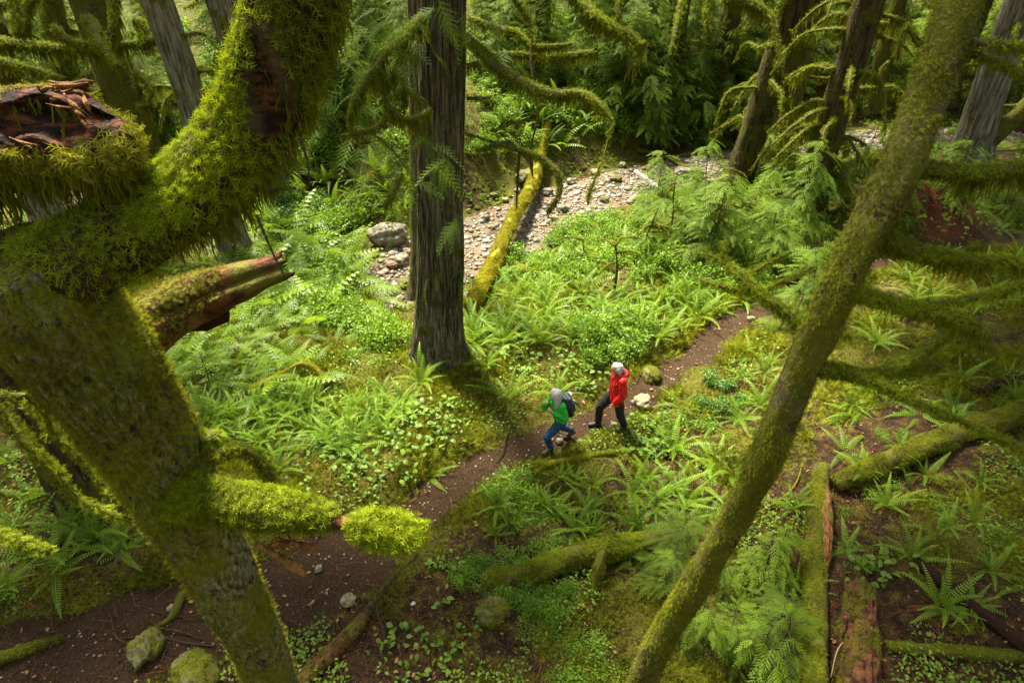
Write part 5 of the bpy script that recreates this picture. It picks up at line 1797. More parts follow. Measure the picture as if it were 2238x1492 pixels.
# ---- ferns that stand out one by one
for x, y, s, low, dead, lb in (
    (1113, 872, .95, 0, 2, 'largest sword fern, arching fronds just left of the woman'),
    (1218, 862, .62, 0, 1, "sword fern right behind the woman's head"),
    (1062, 800, .7, 0, 0, 'tall upright sword fern above the largest fern'),
    (985, 805, .55, 1, 1, 'sword fern at the right foot of the middle cedar'),
    (920, 835, .72, 0, 0, 'sword fern at the left foot of the middle cedar'),
    (940, 1040, .5, 1, 0, 'small six-fronded star-shaped fern left of the dirt trail'),
    (765, 1005, .6, 0, 0, 'sword fern at the lower edge of the bright fern bed'),
    (610, 1025, .6, 0, 1, 'sword fern under the arching small maple branch'),
    (735, 750, .75, 1, 0, 'sword fern on the bank left of the middle cedar'),
    (1480, 715, .8, 0, 1, 'big sword fern right of the fern bed above the trail'),
    (1560, 680, .6, 0, 0, 'sword fern between the trail end and the small conifers'),
    (1473, 985, .75, 0, 2, 'upright sword fern right of the man, at the trail edge'),
    (1388, 1075, .7, 0, 1, 'sword fern below the curved yellow-mossed branch'),
    (1437, 1085, .6, 0, 1, 'sword fern under the leaning tree, with spreading fronds'),
    (1385, 1175, .72, 0, 2, 'tall narrow sword fern above the orange split log end'),
    (1207, 1120, .55, 1, 0, 'small sword fern in the middle of the mossy patch'),
    (1290, 1165, .55, 0, 1, 'thin sword fern above the thick mossy log'),
    (1225, 1045, .4, 0, 0, 'single small fern beside the leafy shrub at the trail'),
    (1665, 885, .7, 0, 1, 'sword fern left of the leaning trunk, mid height'),
    (1640, 785, .55, 1, 0, 'little low fern on the right edge of the trail'),
    (1600, 1030, .62, 1, 0, 'sword fern pressed against the left side of the leaning trunk'),
    (1850, 985, .6, 1, 0, 'sword fern below the long lowest limb of the leaning tree'),
    (1735, 1110, .62, 0, 1, 'upright sword fern beside the head of the orange-striped log'),
    (1745, 1290, .55, 0, 1, 'single-fronded fern left of the orange-striped log'),
    (1850, 1200, .5, 1, 0, 'small fern right of the orange-striped log'),
    (1995, 1220, .62, 0, 1, 'star-shaped sword fern on the dark moss at lower right'),
    (2058, 1325, .8, 0, 2, 'largest fern of the lower right, with rusty dead fronds'),
    (2055, 1165, .55, 1, 0, 'sword fern uphill of the star-shaped one at lower right'),
    (2165, 1245, .5, 0, 1, 'narrow fern near the right edge at lower right'),
    (2120, 1325, .5, 0, 0, 'small fern touching the largest fern of the lower right'),
    (2255, 1280, .55, 1, 0, 'fern cut by the right edge of the lower right floor'),
    (1990, 1070, .5, 1, 0, 'fern hanging below the big moss-covered log'),
    (2100, 830, .6, 0, 0, 'sword fern below the blunt-ended mossy limb'),
    (2085, 905, .6, 1, 0, 'sword fern on the mossy slope right of the leaning tree'),
    (2010, 905, .55, 1, 0, 'sword fern between two low limbs of the leaning tree'),
    (1870, 905, .55, 1, 1, 'sword fern tucked behind the leaning trunk'),
    (2000, 650, .7, 0, 0, 'sword fern in the shade behind the shaggy middle limb'),
    (2190, 500, .6, 1, 0, 'sword fern at the foot of the red earth bank'),
    (60, 1215, .85, 0, 1, 'tall sword fern left of the maple trunk'),
    (15, 1290, .8, 0, 1, 'sword fern bending over the mossy slope at the left edge'),
    (120, 1255, .75, 1, 0, 'spreading sword fern in the left fern group'),
    (205, 1180, .8, 0, 0, 'bright sword fern behind the small left maple branches'),
    (265, 1200, .65, 1, 0, 'sword fern touching the left side of the maple trunk'),
    (150, 1150, .7, 0, 1, 'sword fern behind the left fern group'),
    (15, 1010, .8, 0, 0, 'sword fern at the left edge above the mossy limb')):
    o = put('sword_fern', (FERNLOW if low else FERN)[rng.integers(0, 3 if low else 6)], G(x, y) + [0, 0, -.02], rng.random() * 6.28, s * 1.05, lb, 'fern', None)
    for k in range(dead):
        c = link('dead_fronds', DEADF[rng.integers(0, 3)], None, o)
        c.rotation_euler = (0, 0, rng.random() * 6.28)

# ---- masses of plants, one object each
plant_zone('sword_fern', FERN, [(420, 900), (560, 880), (720, 880), (880, 850), (905, 900), (850, 960), (740, 990), (600, 990), (430, 980)], 115, (.5, .85), 'sword fern packed in the bright fern bed left of the woman',
           'fern', 'ferns of the bright bed left of the woman', .22, dead=.15)
plant_zone('sword_fern', FERN, [(1020, 690), (1060, 650), (1200, 620), (1330, 620), (1480, 660), (1460, 740), (1300, 745), (1120, 760), (1030, 760)], 130, (.5, .9), 'sword fern packed in the bright bed right of the middle cedar',
           'fern', 'ferns of the bright bed right of the middle cedar', .25, dead=.15)
plant_zone('lady_fern', LADY, [(480, 600), (620, 530), (740, 540), (820, 640), (780, 700), (640, 740), (500, 740)], 60, (.9, 1.7), 'pale lacy fern in the bright thicket left of the creek sand', 'fern', 'lacy ferns of the thicket left of the creek sand', .3)
plant_zone('lady_fern', LADY, [(330, 760), (480, 740), (660, 760), (700, 830), (560, 870), (350, 860)], 60, (.6, 1.1), 'lacy green fern on the slope just right of the maple trunk', 'fern', 'lacy ferns right of the maple trunk', .25)
plant_zone('lady_fern', LADY, [(1180, 260), (1300, 260), (1310, 330), (1190, 330)], 9, (.7, 1.1), 'yellowish lacy fern on the far bank behind the hanging stem', 'fern', 'yellowish lacy ferns of the far bank', .4)
plant_zone('sword_fern', FERN, [(1030, 210), (1230, 200), (1290, 260), (1200, 330), (1040, 330)], 22, (.7, 1.15), 'sword fern on the lit far bank right of the middle cedar', 'fern', 'ferns of the lit far bank', .5)
plant_zone('sword_fern', FERN, [(580, 380), (760, 340), (900, 380), (900, 470), (760, 480), (600, 470)], 34, (.7, 1.2), 'sword fern on the shaded far bank left of the middle cedar', 'fern', 'ferns of the shaded far bank', .4)
plant_zone('sword_fern', FERN, [(1600, 760), (1700, 740), (1720, 820), (1640, 900), (1560, 880)], 8, (.35, .5), 'small fern between the trail and the leaning trunk', 'fern', 'small ferns by the leaning trunk', .4)
plant_zone('sword_fern', FERNLOW, [(1380, 1030), (1560, 1000), (1620, 1050), (1560, 1130), (1400, 1150)], 16, (.5, .75), 'sword fern in the clump left of the leaning trunk', 'fern', 'ferns in the clump left of the leaning trunk', .3)
plant_zone('sword_fern', FERN, [(0, 1080), (240, 1060), (280, 1200), (0, 1210)], 12, (.5, .75), 'sword fern in the shade left of the maple trunk', 'fern', 'ferns left of the maple trunk', .3)
plant_zone('sword_fern', FERN, [(150, 430), (430, 400), (480, 560), (440, 640), (160, 560)], 26, (.6, 1.0), 'sword fern seen between the maple limb and its rotten stub', 'fern', 'ferns behind the maple limb', .5)
plant_zone('sword_fern', FERN, [(1850, 560), (2238, 520), (2238, 700), (1900, 760)], 22, (.5, .8), 'sword fern on the dark floor behind the right-hand limbs', 'fern', 'ferns behind the right-hand limbs', .5)

plant_zone('leafy_shrub', SHRUB_M, [(1260, 720), (1380, 690), (1420, 760), (1340, 800), (1270, 790)], 22, (.6, .95), 'fine-leaved bright shrub on the bank above the man', 'shrub', 'fine-leaved shrubs above the man', .3)
plant_zone('leafy_shrub', SHRUB_M, [(660, 560), (760, 540), (800, 640), (760, 720), (860, 720), (890, 780), (740, 760)], 50, (.7, 1.4), 'bright small-leaved shrub on the creek bank left of the middle cedar', 'shrub', 'small-leaved shrubs left of the middle cedar', .4)
plant_zone('leafy_shrub', SHRUB_M, [(1080, 540), (1240, 470), (1400, 480), (1420, 580), (1250, 620), (1090, 640)], 75, (.6, 1.15), 'bright leafy shrub between the yellow log and the conifer thicket', 'shrub', 'leafy shrubs right of the yellow log', .4)
plant_zone('leafy_shrub', SHRUB_M, [(1030, 230), (1180, 220), (1180, 330), (1030, 360)], 16, (.6, 1.1), 'lit green shrub on the far bank beside the middle cedar', 'shrub', 'lit shrubs of the far bank', .5)
plant_zone('glossy_shrub', DARK_M, [(590, 440), (740, 420), (760, 490), (620, 520)], 24, (.8, 1.3), 'dark glossy bush on the far bank right of the maple limb', 'shrub', 'dark glossy bushes right of the maple limb', .4)
plant_zone('glossy_shrub', DARK_M, [(1520, 820), (1610, 820), (1620, 900), (1520, 910)], 9, (.35, .5), 'low glossy shrub on the moss between trail and leaning trunk', 'shrub', 'low glossy shrubs by the trail', .25)
for poly, n_, lb in (([(1060, 1020), (1150, 1020), (1180, 1080), (1120, 1110), (1055, 1080)], 12, 'pale leafy groundcover at the trail edge below the woman'),
                     ([(1060, 1100), (1190, 1110), (1230, 1180), (1160, 1230), (1090, 1190)], 12, 'sparse pale groundcover spilling down to the thick mossy log'),
                     ([(1000, 1220), (1130, 1220), (1260, 1270), (1230, 1310), (1080, 1310), (1000, 1270)], 17, 'dense groundcover overgrowing the left of the thick mossy log'),
                     ([(1120, 1290), (1250, 1300), (1260, 1370), (1150, 1380)], 14, 'groundcover hanging below the thick mossy log'),
                     ([(1210, 1390), (1320, 1400), (1340, 1492), (1220, 1510)], 15, 'pale groundcover patch at the bottom edge'),
                     ([(560, 880), (880, 820), (900, 1000), (600, 1010)], 16, 'leafy groundcover between ferns of the bright bed left of the woman'),
                     ([(1030, 680), (1450, 640), (1500, 740), (1150, 800)], 14, 'leafy groundcover under ferns right of the middle cedar'),
                     ([(340, 780), (700, 780), (700, 880), (360, 900)], 24, 'leafy groundcover on the slope right of the maple trunk'),
                     ([(780, 700), (900, 710), (900, 800), (700, 830)], 20, 'leafy groundcover at the left foot of the middle cedar')):
    plant_zone('leafy_groundcover', MAT_LEAF, poly, n_, (.45, .85), lb, 'groundcover', 'patches: ' + lb, .15)
for poly, n_, lb, sc in (([(850, 880), (1000, 870), (1010, 960), (860, 1010)], 34, 'broad-leaved green plant on the brown slope left of the woman', (.8, 1.4)),
                         ([(1398, 915), (1470, 930), (1450, 1010), (1385, 995)], 22, 'bright broad-leaved plant at the trail edge below the man', (.8, 1.3)),
                         ([(930, 1230), (1010, 1230), (1010, 1340), (930, 1340)], 9, 'broad-leaved plant right of the curving branch', (.7, 1.1)),
                         ([(810, 1370), (1040, 1370), (1040, 1492), (850, 1492)], 17, 'round-leaved plant scattered on moss at the bottom edge', (.6, 1.0)),
                         ([(1250, 780), (1330, 790), (1320, 870), (1240, 850)], 20, 'broad-leaved plant in the bank between the hikers', (.8, 1.3)),
                         ([(1850, 1220), (1960, 1200), (1980, 1250), (1850, 1260)], 7, 'dark round-leaved plant on the floor right of the orange-striped log', (.9, 1.4)),
                         ([(740, 1000), (900, 1000), (900, 1090), (740, 1090)], 14, 'small broad-leaved plant above the mossy branch tip', (.7, 1.2)),
                         ([(1040, 760), (1260, 770), (1250, 830), (1050, 800)], 24, 'broad-leaved plant behind the largest fern', (.8, 1.3)),
                         ([(570, 980), (850, 960), (850, 1060), (600, 1080)], 18, 'broad-leaved plant under the lower edge of the fern bed', (.7, 1.2))):
    plant_zone('broadleaf_plant', SALAL, poly, n_, sc, lb, 'plant', 'plants: ' + lb, .1)

plant_zone('young_conifer', SAP, [(1370, 480), (1480, 440), (1620, 470), (1720, 520), (1700, 610), (1560, 640), (1420, 610)], 30, (.6, 1.15), 'feathery young conifer in the thicket left of the leaning tree', 'young tree', 'young conifers of the thicket left of the leaning tree', .5)
plant_zone('young_conifer', SAP, [(1640, 400), (1880, 400), (1860, 560), (1700, 560)], 20, (.7, 1.3), 'feathery young conifer behind the leaning trunk, below the dark bristling tree', 'young tree', 'young conifers below the dark bristling tree', .6)
plant_zone('young_conifer', SAP[3:], [(1430, 1200), (1700, 1230), (1730, 1480), (1560, 1492), (1450, 1330)], 16, (.6, .95), 'low feathery young conifer at the foot of the leaning tree', 'young tree', 'young conifers at the foot of the leaning tree', .3)
plant_zone('young_conifer', SAP, [(1700, 560), (1790, 560), (1760, 720), (1640, 700)], 8, (.6, .9), 'small feathery conifer at the trail end behind the leaning tree limbs', 'young tree', 'small conifers at the trail end', .5)
plant_zone('young_conifer', SAP[3:], [(400, 870), (470, 860), (480, 980), (410, 960)], 5, (.7, .9), 'soft grey-green young conifer against the right of the maple trunk', 'young tree', 'soft young conifers by the maple trunk', .3)
plant_zone('young_conifer', SAPFAR, [(1230, 20), (1700, 20), (1700, 200), (1560, 260), (1350, 260), (1240, 200)], 62, (.55, 1.05), 'feathery young conifer on the far slope above the clearing', 'young tree', 'young conifers of the far slope above the clearing', .6)
plant_zone('young_conifer', SAPFAR, [(640, 20), (920, 20), (910, 330), (700, 340)], 50, (.55, 1.05), 'feathery young conifer on the far slope left of the middle cedar', 'young tree', 'young conifers left of the middle cedar', .6)
plant_zone('young_conifer', SAPFAR, [(-60, 60), (520, 20), (540, 300), (0, 380)], 40, (.55, 1.0), 'young conifer on the dim far slope at upper left', 'young tree', 'young conifers of the upper left slope', .7)
plant_zone('young_conifer', SAPFAR, [(1750, 20), (2280, 20), (2280, 250), (1760, 230)], 50, (.55, 1.05), 'young conifer on the dim far slope at upper right', 'young tree', 'young conifers of the upper right slope', .7)
plant_zone('young_conifer', SAP, [(1900, 420), (2260, 400), (2260, 480), (1920, 560)], 20, (.6, 1.0), 'young conifer on the near creek bank at far right', 'young tree', 'young conifers of the near bank at far right', .6)
plant_zone('leafy_shrub', SHRUB_M, [(0, 100), (700, 40), (900, 120), (900, 340), (600, 400), (0, 420)], 60, (.9, 1.8), 'leafy bush on the far slope at upper left', 'shrub', 'bushes of the upper left slope', .5)
plant_zone('leafy_shrub', SHRUB_M, [(1040, 40), (1250, 40), (1500, 250), (1350, 300), (1040, 210)], 50, (.8, 1.6), 'leafy bush on the far slope behind the cedar limbs', 'shrub', 'bushes behind the cedar limbs', .5)
plant_zone('sword_fern', FERN, [(1040, 40), (1300, 40), (1500, 250), (1300, 280), (1040, 210)], 34, (.9, 1.4), 'fern on the far slope behind the cedar limbs', 'fern', 'ferns behind the cedar limbs', .6)
plant_zone('leafy_shrub', SHRUB_M, [(1600, 30), (2260, 30), (2260, 250), (1640, 240)], 46, (.9, 1.7), 'leafy bush on the dim far slope at upper right', 'shrub', 'bushes of the upper right slope', .6)

plant_zone('young_conifer', SAPFAR, [(1050, 30), (1240, 30), (1240, 190), (1050, 190)], 16, (.5, .9), 'feathery young conifer just right of the middle cedar on the far slope', 'young tree', 'young conifers right of the middle cedar', .6)
plant_zone('young_conifer', SAP, [(1500, 270), (1640, 250), (1700, 330), (1560, 340)], 12, (.8, 1.4), 'young conifer on the far creek bank by the brown trunks', 'young tree', 'young conifers by the brown trunks', .6)
plant_zone('lady_fern', LADY, [(490, 520), (620, 500), (800, 560), (790, 640), (600, 620)], 26, (1.2, 1.8), 'tall pale fern leaning over the creek edge left of the sand', 'fern', 'tall ferns over the creek edge', .4, avoid_creek=False)
plant_zone('leafy_shrub', SHRUB_M, [(520, 430), (700, 400), (780, 470), (760, 540), (560, 540)], 30, (.9, 1.5), 'leafy bush overhanging the creek behind the pale ferns', 'shrub', 'bushes overhanging the creek', .4, avoid_creek=False)
plant_zone('sword_fern', FERN, [(340, 860), (470, 860), (480, 1000), (400, 1020)], 14, (.5, .8), 'sword fern in the gap right of the maple trunk', 'fern', 'ferns in the gap right of the maple trunk', .25)
plant_zone('sword_fern', FERN, [(1480, 600), (1640, 600), (1640, 700), (1480, 720)], 18, (.5, .85), 'sword fern at the far end of the trail', 'fern', 'ferns at the far end of the trail', .3)
plant_zone('leafy_shrub', SHRUB_M, [(1440, 610), (1600, 560), (1700, 640), (1600, 690), (1480, 690)], 22, (.5, .9), 'low leafy shrub at the foot of the conifer thicket', 'shrub', 'low shrubs of the conifer thicket', .35)
plant_zone('leafy_groundcover', MAT_LEAF, [(1450, 880), (1700, 860), (1620, 1130), (1420, 1150)], 30, (.4, .75), 'low leafy patch on the mossy floor between trail and leaning trunk', 'groundcover', 'low leafy patches left of the leaning trunk', .2)
plant_zone('leafy_groundcover', MAT_LEAF, [(1820, 820), (2238, 780), (2238, 1300), (1830, 1260)], 30, (.35, .7), 'low leafy patch on the dark floor right of the leaning trunk', 'groundcover', 'low leafy patches right of the leaning trunk', .3)

plant_zone('leafy_shrub', SHRUB_M, [(1380, 470), (1480, 440), (1650, 480), (1700, 600), (1560, 640), (1400, 610)], 26, (.6, 1.1), 'leafy shrub among the young conifers left of the leaning tree', 'shrub', 'shrubs among the young conifers', .4)
plant_zone('sword_fern', FERN, [(1400, 520), (1600, 500), (1680, 600), (1560, 650), (1420, 630)], 24, (.6, .95), 'sword fern among the young conifers left of the leaning tree', 'fern', 'ferns among the young conifers', .35)
plant_zone('leafy_shrub', SHRUB_M, [(1200, 480), (1360, 440), (1480, 420), (1500, 460), (1300, 510)], 16, (.5, .8), 'low shrub along the near edge of the sunlit gravel', 'shrub', 'low shrubs along the sunlit gravel', .35)
plant_zone('sword_fern', FERN, [(1050, 1040), (1320, 1040), (1420, 1200), (1300, 1180), (1060, 1180)], 15, (.35, .6), 'small fern on the mossy floor below the curved yellow-mossed branch', 'fern', 'small ferns below the curved branch', .3, dead=.3)
plant_zone('sword_fern', FERN, [(1850, 850), (2238, 820), (2238, 1180), (1900, 1160)], 20, (.35, .65), 'small dim fern on the mossy floor right of the leaning trunk', 'fern', 'small dim ferns right of the leaning trunk', .35, dead=.4)
plant_zone('sword_fern', FERNLOW, [(1460, 880), (1640, 880), (1580, 1020), (1420, 1020)], 12, (.35, .6), 'small fern on the moss between the man and the leaning trunk', 'fern', 'small ferns between the man and the leaning trunk', .3, dead=.4)
plant_zone('lady_fern', LADY, [(1080, 560), (1260, 500), (1400, 520), (1380, 620), (1100, 650)], 22, (.5, .85), 'lacy fern between the yellow log and the conifer thicket', 'fern', 'lacy ferns right of the yellow log', .35)
for i, (x, y, h) in enumerate(((1342, 640, 1.3), (1400, 560, 1.6), (1270, 590, 1.0), (1530, 560, 1.7), (1612, 520, 1.5), (1460, 470, 1.2))):
    g = G(x, y)
    t = thing('dead_sapling', ('short mossy dead sapling above the bright fern bed', 'spindly mossy dead sapling at the left of the conifer thicket', 'knee-high mossy dead sapling beside the bright shrubs',
                               'tall mossy dead sapling inside the conifer thicket', 'mossy dead sapling behind the conifer thicket', 'mossy dead sapling near the creek gravel edge')[i], 'dead tree', g)
    top = g + [rng.normal() * .15, rng.normal() * .15, h]
    V, Fs = tube([g - [0, 0, .1], (g + top) / 2 + rng.normal(0, .04, 3), top], [.035, .03, .012], 8, .1, .3, 4)
    part('stem', V, Fs, M['mossbark'], t, None, True)
    for k in range(7):
        o = g + (top - g) * rng.uniform(.3, .98)
        az = rng.random() * 6.28
        l = rng.uniform(.35, .75)
        dr = np.array([math.cos(az), math.sin(az), 0])
        limb(t, [o, o + dr * l * .5 + [0, 0, .06], o + dr * l + [0, 0, -.12 * l]], [.022, .02, .008], M['mossbark'], 'branch', 7, .08, .3, 2500, .045, 2500, .2, .3, cap=1500)

plant_zone('young_conifer', SAP, [(1340, 200), (1560, 220), (1580, 330), (1400, 320)], 16, (.8, 1.5), 'young conifer overhanging the far edge of the creek gravel', 'young tree', 'young conifers at the far edge of the gravel', .6)
plant_zone('sword_fern', FERN, [(1340, 220), (1640, 230), (1640, 330), (1400, 330)], 22, (.7, 1.2), 'dim fern on the far bank under the brown trunks', 'fern', 'dim ferns under the brown trunks', .5)
plant_zone('leafy_shrub', SHRUB_M, [(1480, 380), (1700, 360), (1720, 420), (1520, 440)], 12, (.6, 1.0), 'shrub at the creek edge below the brown trunks', 'shrub', 'shrubs below the brown trunks', .5, avoid_creek=False)
plant_zone('leafy_shrub', SHRUB_M, [(1780, 240), (2238, 250), (2238, 340), (1800, 330)], 18, (.6, 1.1), 'shrub half hiding the creek at upper right', 'shrub', 'shrubs half hiding the creek at upper right', .6, avoid_creek=False)
sticks(40, 1680, 250, 2238, 380, 'grey dead stick in the creek at upper right', 'dead sticks in the creek at upper right')

plant_zone('leafy_shrub', SHRUB_M, [(1055, 1020), (1150, 1020), (1180, 1085), (1065, 1100)], 9, (.34, .5), 'bright leafy clump at the trail edge just below the woman', 'shrub', 'bright leafy clumps below the woman', .2)
plant_zone('leafy_shrub', SHRUB_M, [(1000, 1220), (1120, 1220), (1250, 1280), (1220, 1370), (1120, 1330), (1010, 1280)], 16, (.3, .48), 'leafy clump overgrowing the left end of the thick mossy log', 'shrub', 'leafy clumps on the thick mossy log', .18)
plant_zone('leafy_groundcover', MAT_LEAF, [(1040, 420), (1200, 380), (1480, 370), (1450, 440), (1200, 500), (1060, 520)], 16, (.3, .6), 'green patch growing among the stones of the sunlit creek gravel', 'groundcover', 'green patches among the creek stones', .5, avoid_creek=False)
plant_zone('sword_fern', FERN, [(1180, 1090), (1420, 1040), (1600, 1080), (1500, 1190), (1240, 1180)], 14, (.4, .65), 'fern in the mossy ground above the thick mossy log', 'fern', 'ferns above the thick mossy log', .3, dead=.3)

#---PEOPLE---
# ------------------------------------------------------------------ people
def organic(name, caps, voxel, mat, parent, smooth=4, wrinkle=0.0, wf=(16, 16, 9)):
    """one continuous surface grown round a chain of tapered limbs: (p0, r0, p1, r1)"""
    V0, F0 = ICO1
    A = Acc()
    for p0, r0, p1, r1 in caps:
        p0, p1 = np.array(p0, float), np.array(p1, float)
        L = np.linalg.norm(p1 - p0)
        n = max(1, int(math.ceil(L / (min(r0, r1) * .4 + .001))))
        for i in range(n + 1):
            u = i / n
            A.add(V0 * (r0 * (1 - u) + r1 * u) + p0 * (1 - u) + p1 * u, [F0])
    V, Fs, _ = A.get()
    me = mesh_data('tmp', V, Fs)
    o = bpy.data.objects.new('tmp', me)
    C.objects.link(o)
    rm = o.modifiers.new('r', 'REMESH')
    rm.mode = 'VOXEL'
    rm.voxel_size = voxel
    sm = o.modifiers.new('s', 'SMOOTH')
    sm.factor = .5
    sm.iterations = smooth
    dg = bpy.context.evaluated_depsgraph_get()
    m2 = bpy.data.meshes.new_from_object(o.evaluated_get(dg))
    bpy.data.objects.remove(o)
    bpy.data.meshes.remove(me)
    m2.name = name
    if wrinkle:
        k = len(m2.vertices)
        co, no = np.zeros(k * 3, np.float32), np.zeros(k * 3, np.float32)
        m2.vertices.foreach_get('co', co)
        m2.vertices.foreach_get('normal', no)
        co, no = co.reshape(-1, 3), no.reshape(-1, 3)
        f = fbm(co * np.array(wf) + 3, 3)
        co = co + no * (wrinkle * (1 - 2.2 * np.abs(f)))[:, None]
        m2.vertices.foreach_set('co', np.ascontiguousarray(co, np.float32).ravel())
        m2.update()
    m2.polygons.foreach_set('use_smooth', np.ones(len(m2.polygons), bool))
    m2.materials.clear()
    m2.materials.append(mat)
    p = link(name, m2, None, parent)
    return p


def hand(wrist, d, nrm, thumb, curl=.6, s=1.0):
    """palm, four unequal bent fingers and a thumb; d = towards the fingers, nrm = out of the palm, thumb = towards the thumb"""
    w, d, nrm = np.array(wrist, float), unit(d), np.array(nrm, float)
    nrm = unit(nrm - d * (nrm @ d))
    th = np.cross(d, nrm)
    if th @ np.array(thumb) < 0: th = -th
    c = []
    for k, off in enumerate((.026, .009, -.009, -.026)):
        c.append((w + th * off * .6 * s, .014 * s, w + d * .085 * s + th * off * s, .0105 * s))
    for off, l in zip((.028, .0095, -.0095, -.028), (.072, .08, .074, .058)):
        p = w + d * .088 * s + th * off * s
        a = 0.15
        for j, (f, r) in enumerate(((.45, .0088), (.32, .0082), (.24, .0074))):
            a += curl
            q = p + (d * math.cos(a) + nrm * math.sin(a)) * l * f * s
            c.append((p, r * s, q, (r - .0006) * s))
            p = q
    p = w + d * .025 * s + th * .026 * s
    q = p + (th * .75 + d * .6 + nrm * .3) * .036 * s
    r = q + (d * .85 + nrm * .45 + th * .1) * .03 * s
    c += [(p, .0125 * s, q, .0105 * s), (q, .0102 * s, r, .0085 * s)]
    return c


def head_caps(c, f, up, s=1.0):
    """skull, jaw, nose, ears round head centre c, facing f"""
    c, f = np.array(c, float), unit(f)
    up = unit(np.array(up) - f * (np.array(up) @ f))
    sd = np.cross(up, f)
    L = lambda a, b, u: c + f * a * s + sd * b * s + up * u * s
    return [(L(-.03, 0, .025), .085 * s, L(.025, 0, .03), .08 * s),
            (L(.02, 0, -.03), .066 * s, L(.045, 0, -.085), .038 * s),
            (L(.02, .035, -.05), .035 * s, L(.05, 0, -.09), .028 * s), (L(.02, -.035, -.05), .035 * s, L(.05, 0, -.09), .028 * s),
            (L(.088, 0, .012), .010 * s, L(.108, 0, -.018), .013 * s),
            (L(.085, -.012, -.052), .010 * s, L(.085, .012, -.052), .010 * s),
            (L(.075, -.035, .03), .014 * s, L(.075, .035, .03), .014 * s),
            (L(-.01, .083, .0), .014 * s, L(-.012, .088, -.03), .010 * s), (L(-.01, -.083, .0), .014 * s, L(-.012, -.088, -.03), .010 * s)], L


def cloth(name, col, rough=.6, spec=.3, scale=22, bstr=.35, bdist=.012):
    return plain_mat(name, col, rough, spec, .25, scale, bstr, bdist)


M['skin'] = plain_mat('skin', (.52, .29, .2), .5, .35, .1, 20, .1, .002)
M['hair'] = plain_mat('silver_hair', (.58, .55, .49), .5, .4, .35, 60, .6, .006, (1, 1, .25))
M['whitehair'] = plain_mat('white_hair', (.6, .55, .48), .6, .3, .35, 60, .6, .006)
M['green'] = cloth('green_shell', (.02, .44, .03), .3, .5, 16, .9, .02)
M['red'] = cloth('red_shell', (.62, .012, .014), .5, .35, 12, .6, .015)
M['jeans'] = cloth('blue_trousers', (.012, .055, .12), .7)
M['black'] = cloth('black_trousers', (.014, .014, .016), .7)
M['lining'] = cloth('black_lining', (.018, .02, .022), .6)
M['boot'] = cloth('boot_leather', (.075, .06, .045), .6, .3, 40)
M['bootgrey'] = cloth('grey_boot', (.07, .072, .08), .6, .3, 40)
M['sole'] = cloth('boot_sole', (.015, .014, .013), .8)
M['pack'] = cloth('slate_pack', (.03, .045, .065), .55, .35, 30)
M['cord'] = cloth('pale_cord', (.5, .52, .5), .6)
M['eye'] = cloth('eye', (.02, .015, .012), .2, .5)
M['white'] = cloth('white_print', (.8, .8, .8), .6)


def boots(root, ank, f, mat, base):
    """ankle points with forward direction: shaft, foot and sole"""
    for (a, fd, pitch) in ank:
        a = np.array(a, float)
        fd = unit(np.array([fd[0], fd[1], 0]))
        h = np.array([0, 0, 1.0])
        d = unit(fd * math.cos(pitch) - h * math.sin(pitch))
        n = np.cross(np.cross(d, h), d)
        sd = np.cross(d, n)
        heel = a - n * .045 - d * .05
        toe = heel + d * .235
        o = organic('boot', [(a + h * .09, .056, a, .054), (a, .054, heel + d * .02, .045), (a - n * .01, .05, toe - d * .07 + n * .01, .04), (heel, .042, toe, .038),
                             (toe - d * .06 + sd * .012, .038, toe - d * .01 + sd * .006, .036), (toe - d * .06 - sd * .012, .038, toe - d * .01 - sd * .006, .036)], .011, mat, root, 3)
        s0 = heel - n * .038
        organic('sole', [(s0 - d * .02 + sd * e, .014, s0 + d * .255 + sd * e * .8, .013) for e in (-.032, -.016, 0, .016, .032)], .009, M['sole'], o, 2)


PS = .87        # overall size of both hikers


def person(label, px, py, rz):
    p = G(px, py)
    t = thing('person', label, 'person', p, None, rz)
    t.scale = (PS, PS, PS)
    return t, p


# ---- the woman
tw, pw = person('woman hiker in green jacket and blue trousers stepping along the trail, hand at chin', 1222, 972, math.radians(206))
R_ = np.array([[math.cos(math.radians(206)), -math.sin(math.radians(206))], [math.sin(math.radians(206)), math.cos(math.radians(206))]])


def gz_local(p, R, x, y):
    q = R @ np.array([x, y]) * PS + p[:2]
    return (float(hgt(q[0], q[1])) - p[2]) / PS


zf, zr = gz_local(pw, R_, .28, .10), gz_local(pw, R_, -.34, -.10)
aL, aR = (.27, .10, zf + .10), (-.34, -.10, zr + .16)
kL, kR = (.37, .11, .47), (-.07, -.10, .42)
hL, hR = (.02, .09, .77), (0, -.09, .77)
chest, neck, headc = (.10, 0, 1.15), (.15, 0, 1.34), (.18, 0, 1.475)
shL, shR = (.09, .165, 1.27), (.11, -.165, 1.27)
elL, elR = (.04, .245, 1.00), (.27, -.21, 1.03)
haL, haR = (.25, .11, 1.11), (.32, -.08, 1.26)
fw = np.array([math.cos(math.radians(-30)), math.sin(math.radians(-30)), .04])
hc, L = head_caps(headc, fw, (0, 0, 1), .98)
body = hc + [(neck, .05, headc, .055), (chest, .10, neck, .05), ((0, .06, .81), .10, (.05, .06, .98), .10), ((0, -.06, .81), .10, (.05, -.06, .98), .10), ((.05, .05, .98), .1, (.10, .06, 1.18), .09), ((.05, -.05, .98), .1, (.10, -.06, 1.18), .09),
             (chest, .09, shL, .055), (chest, .09, shR, .055), (shL, .052, elL, .042), (elL, .042, haL, .028), (shR, .052, elR, .042), (elR, .042, haR, .028),
             (hL, .095, kL, .062), (kL, .06, aL, .04), (hR, .095, kR, .062), (kR, .06, aR, .04)]
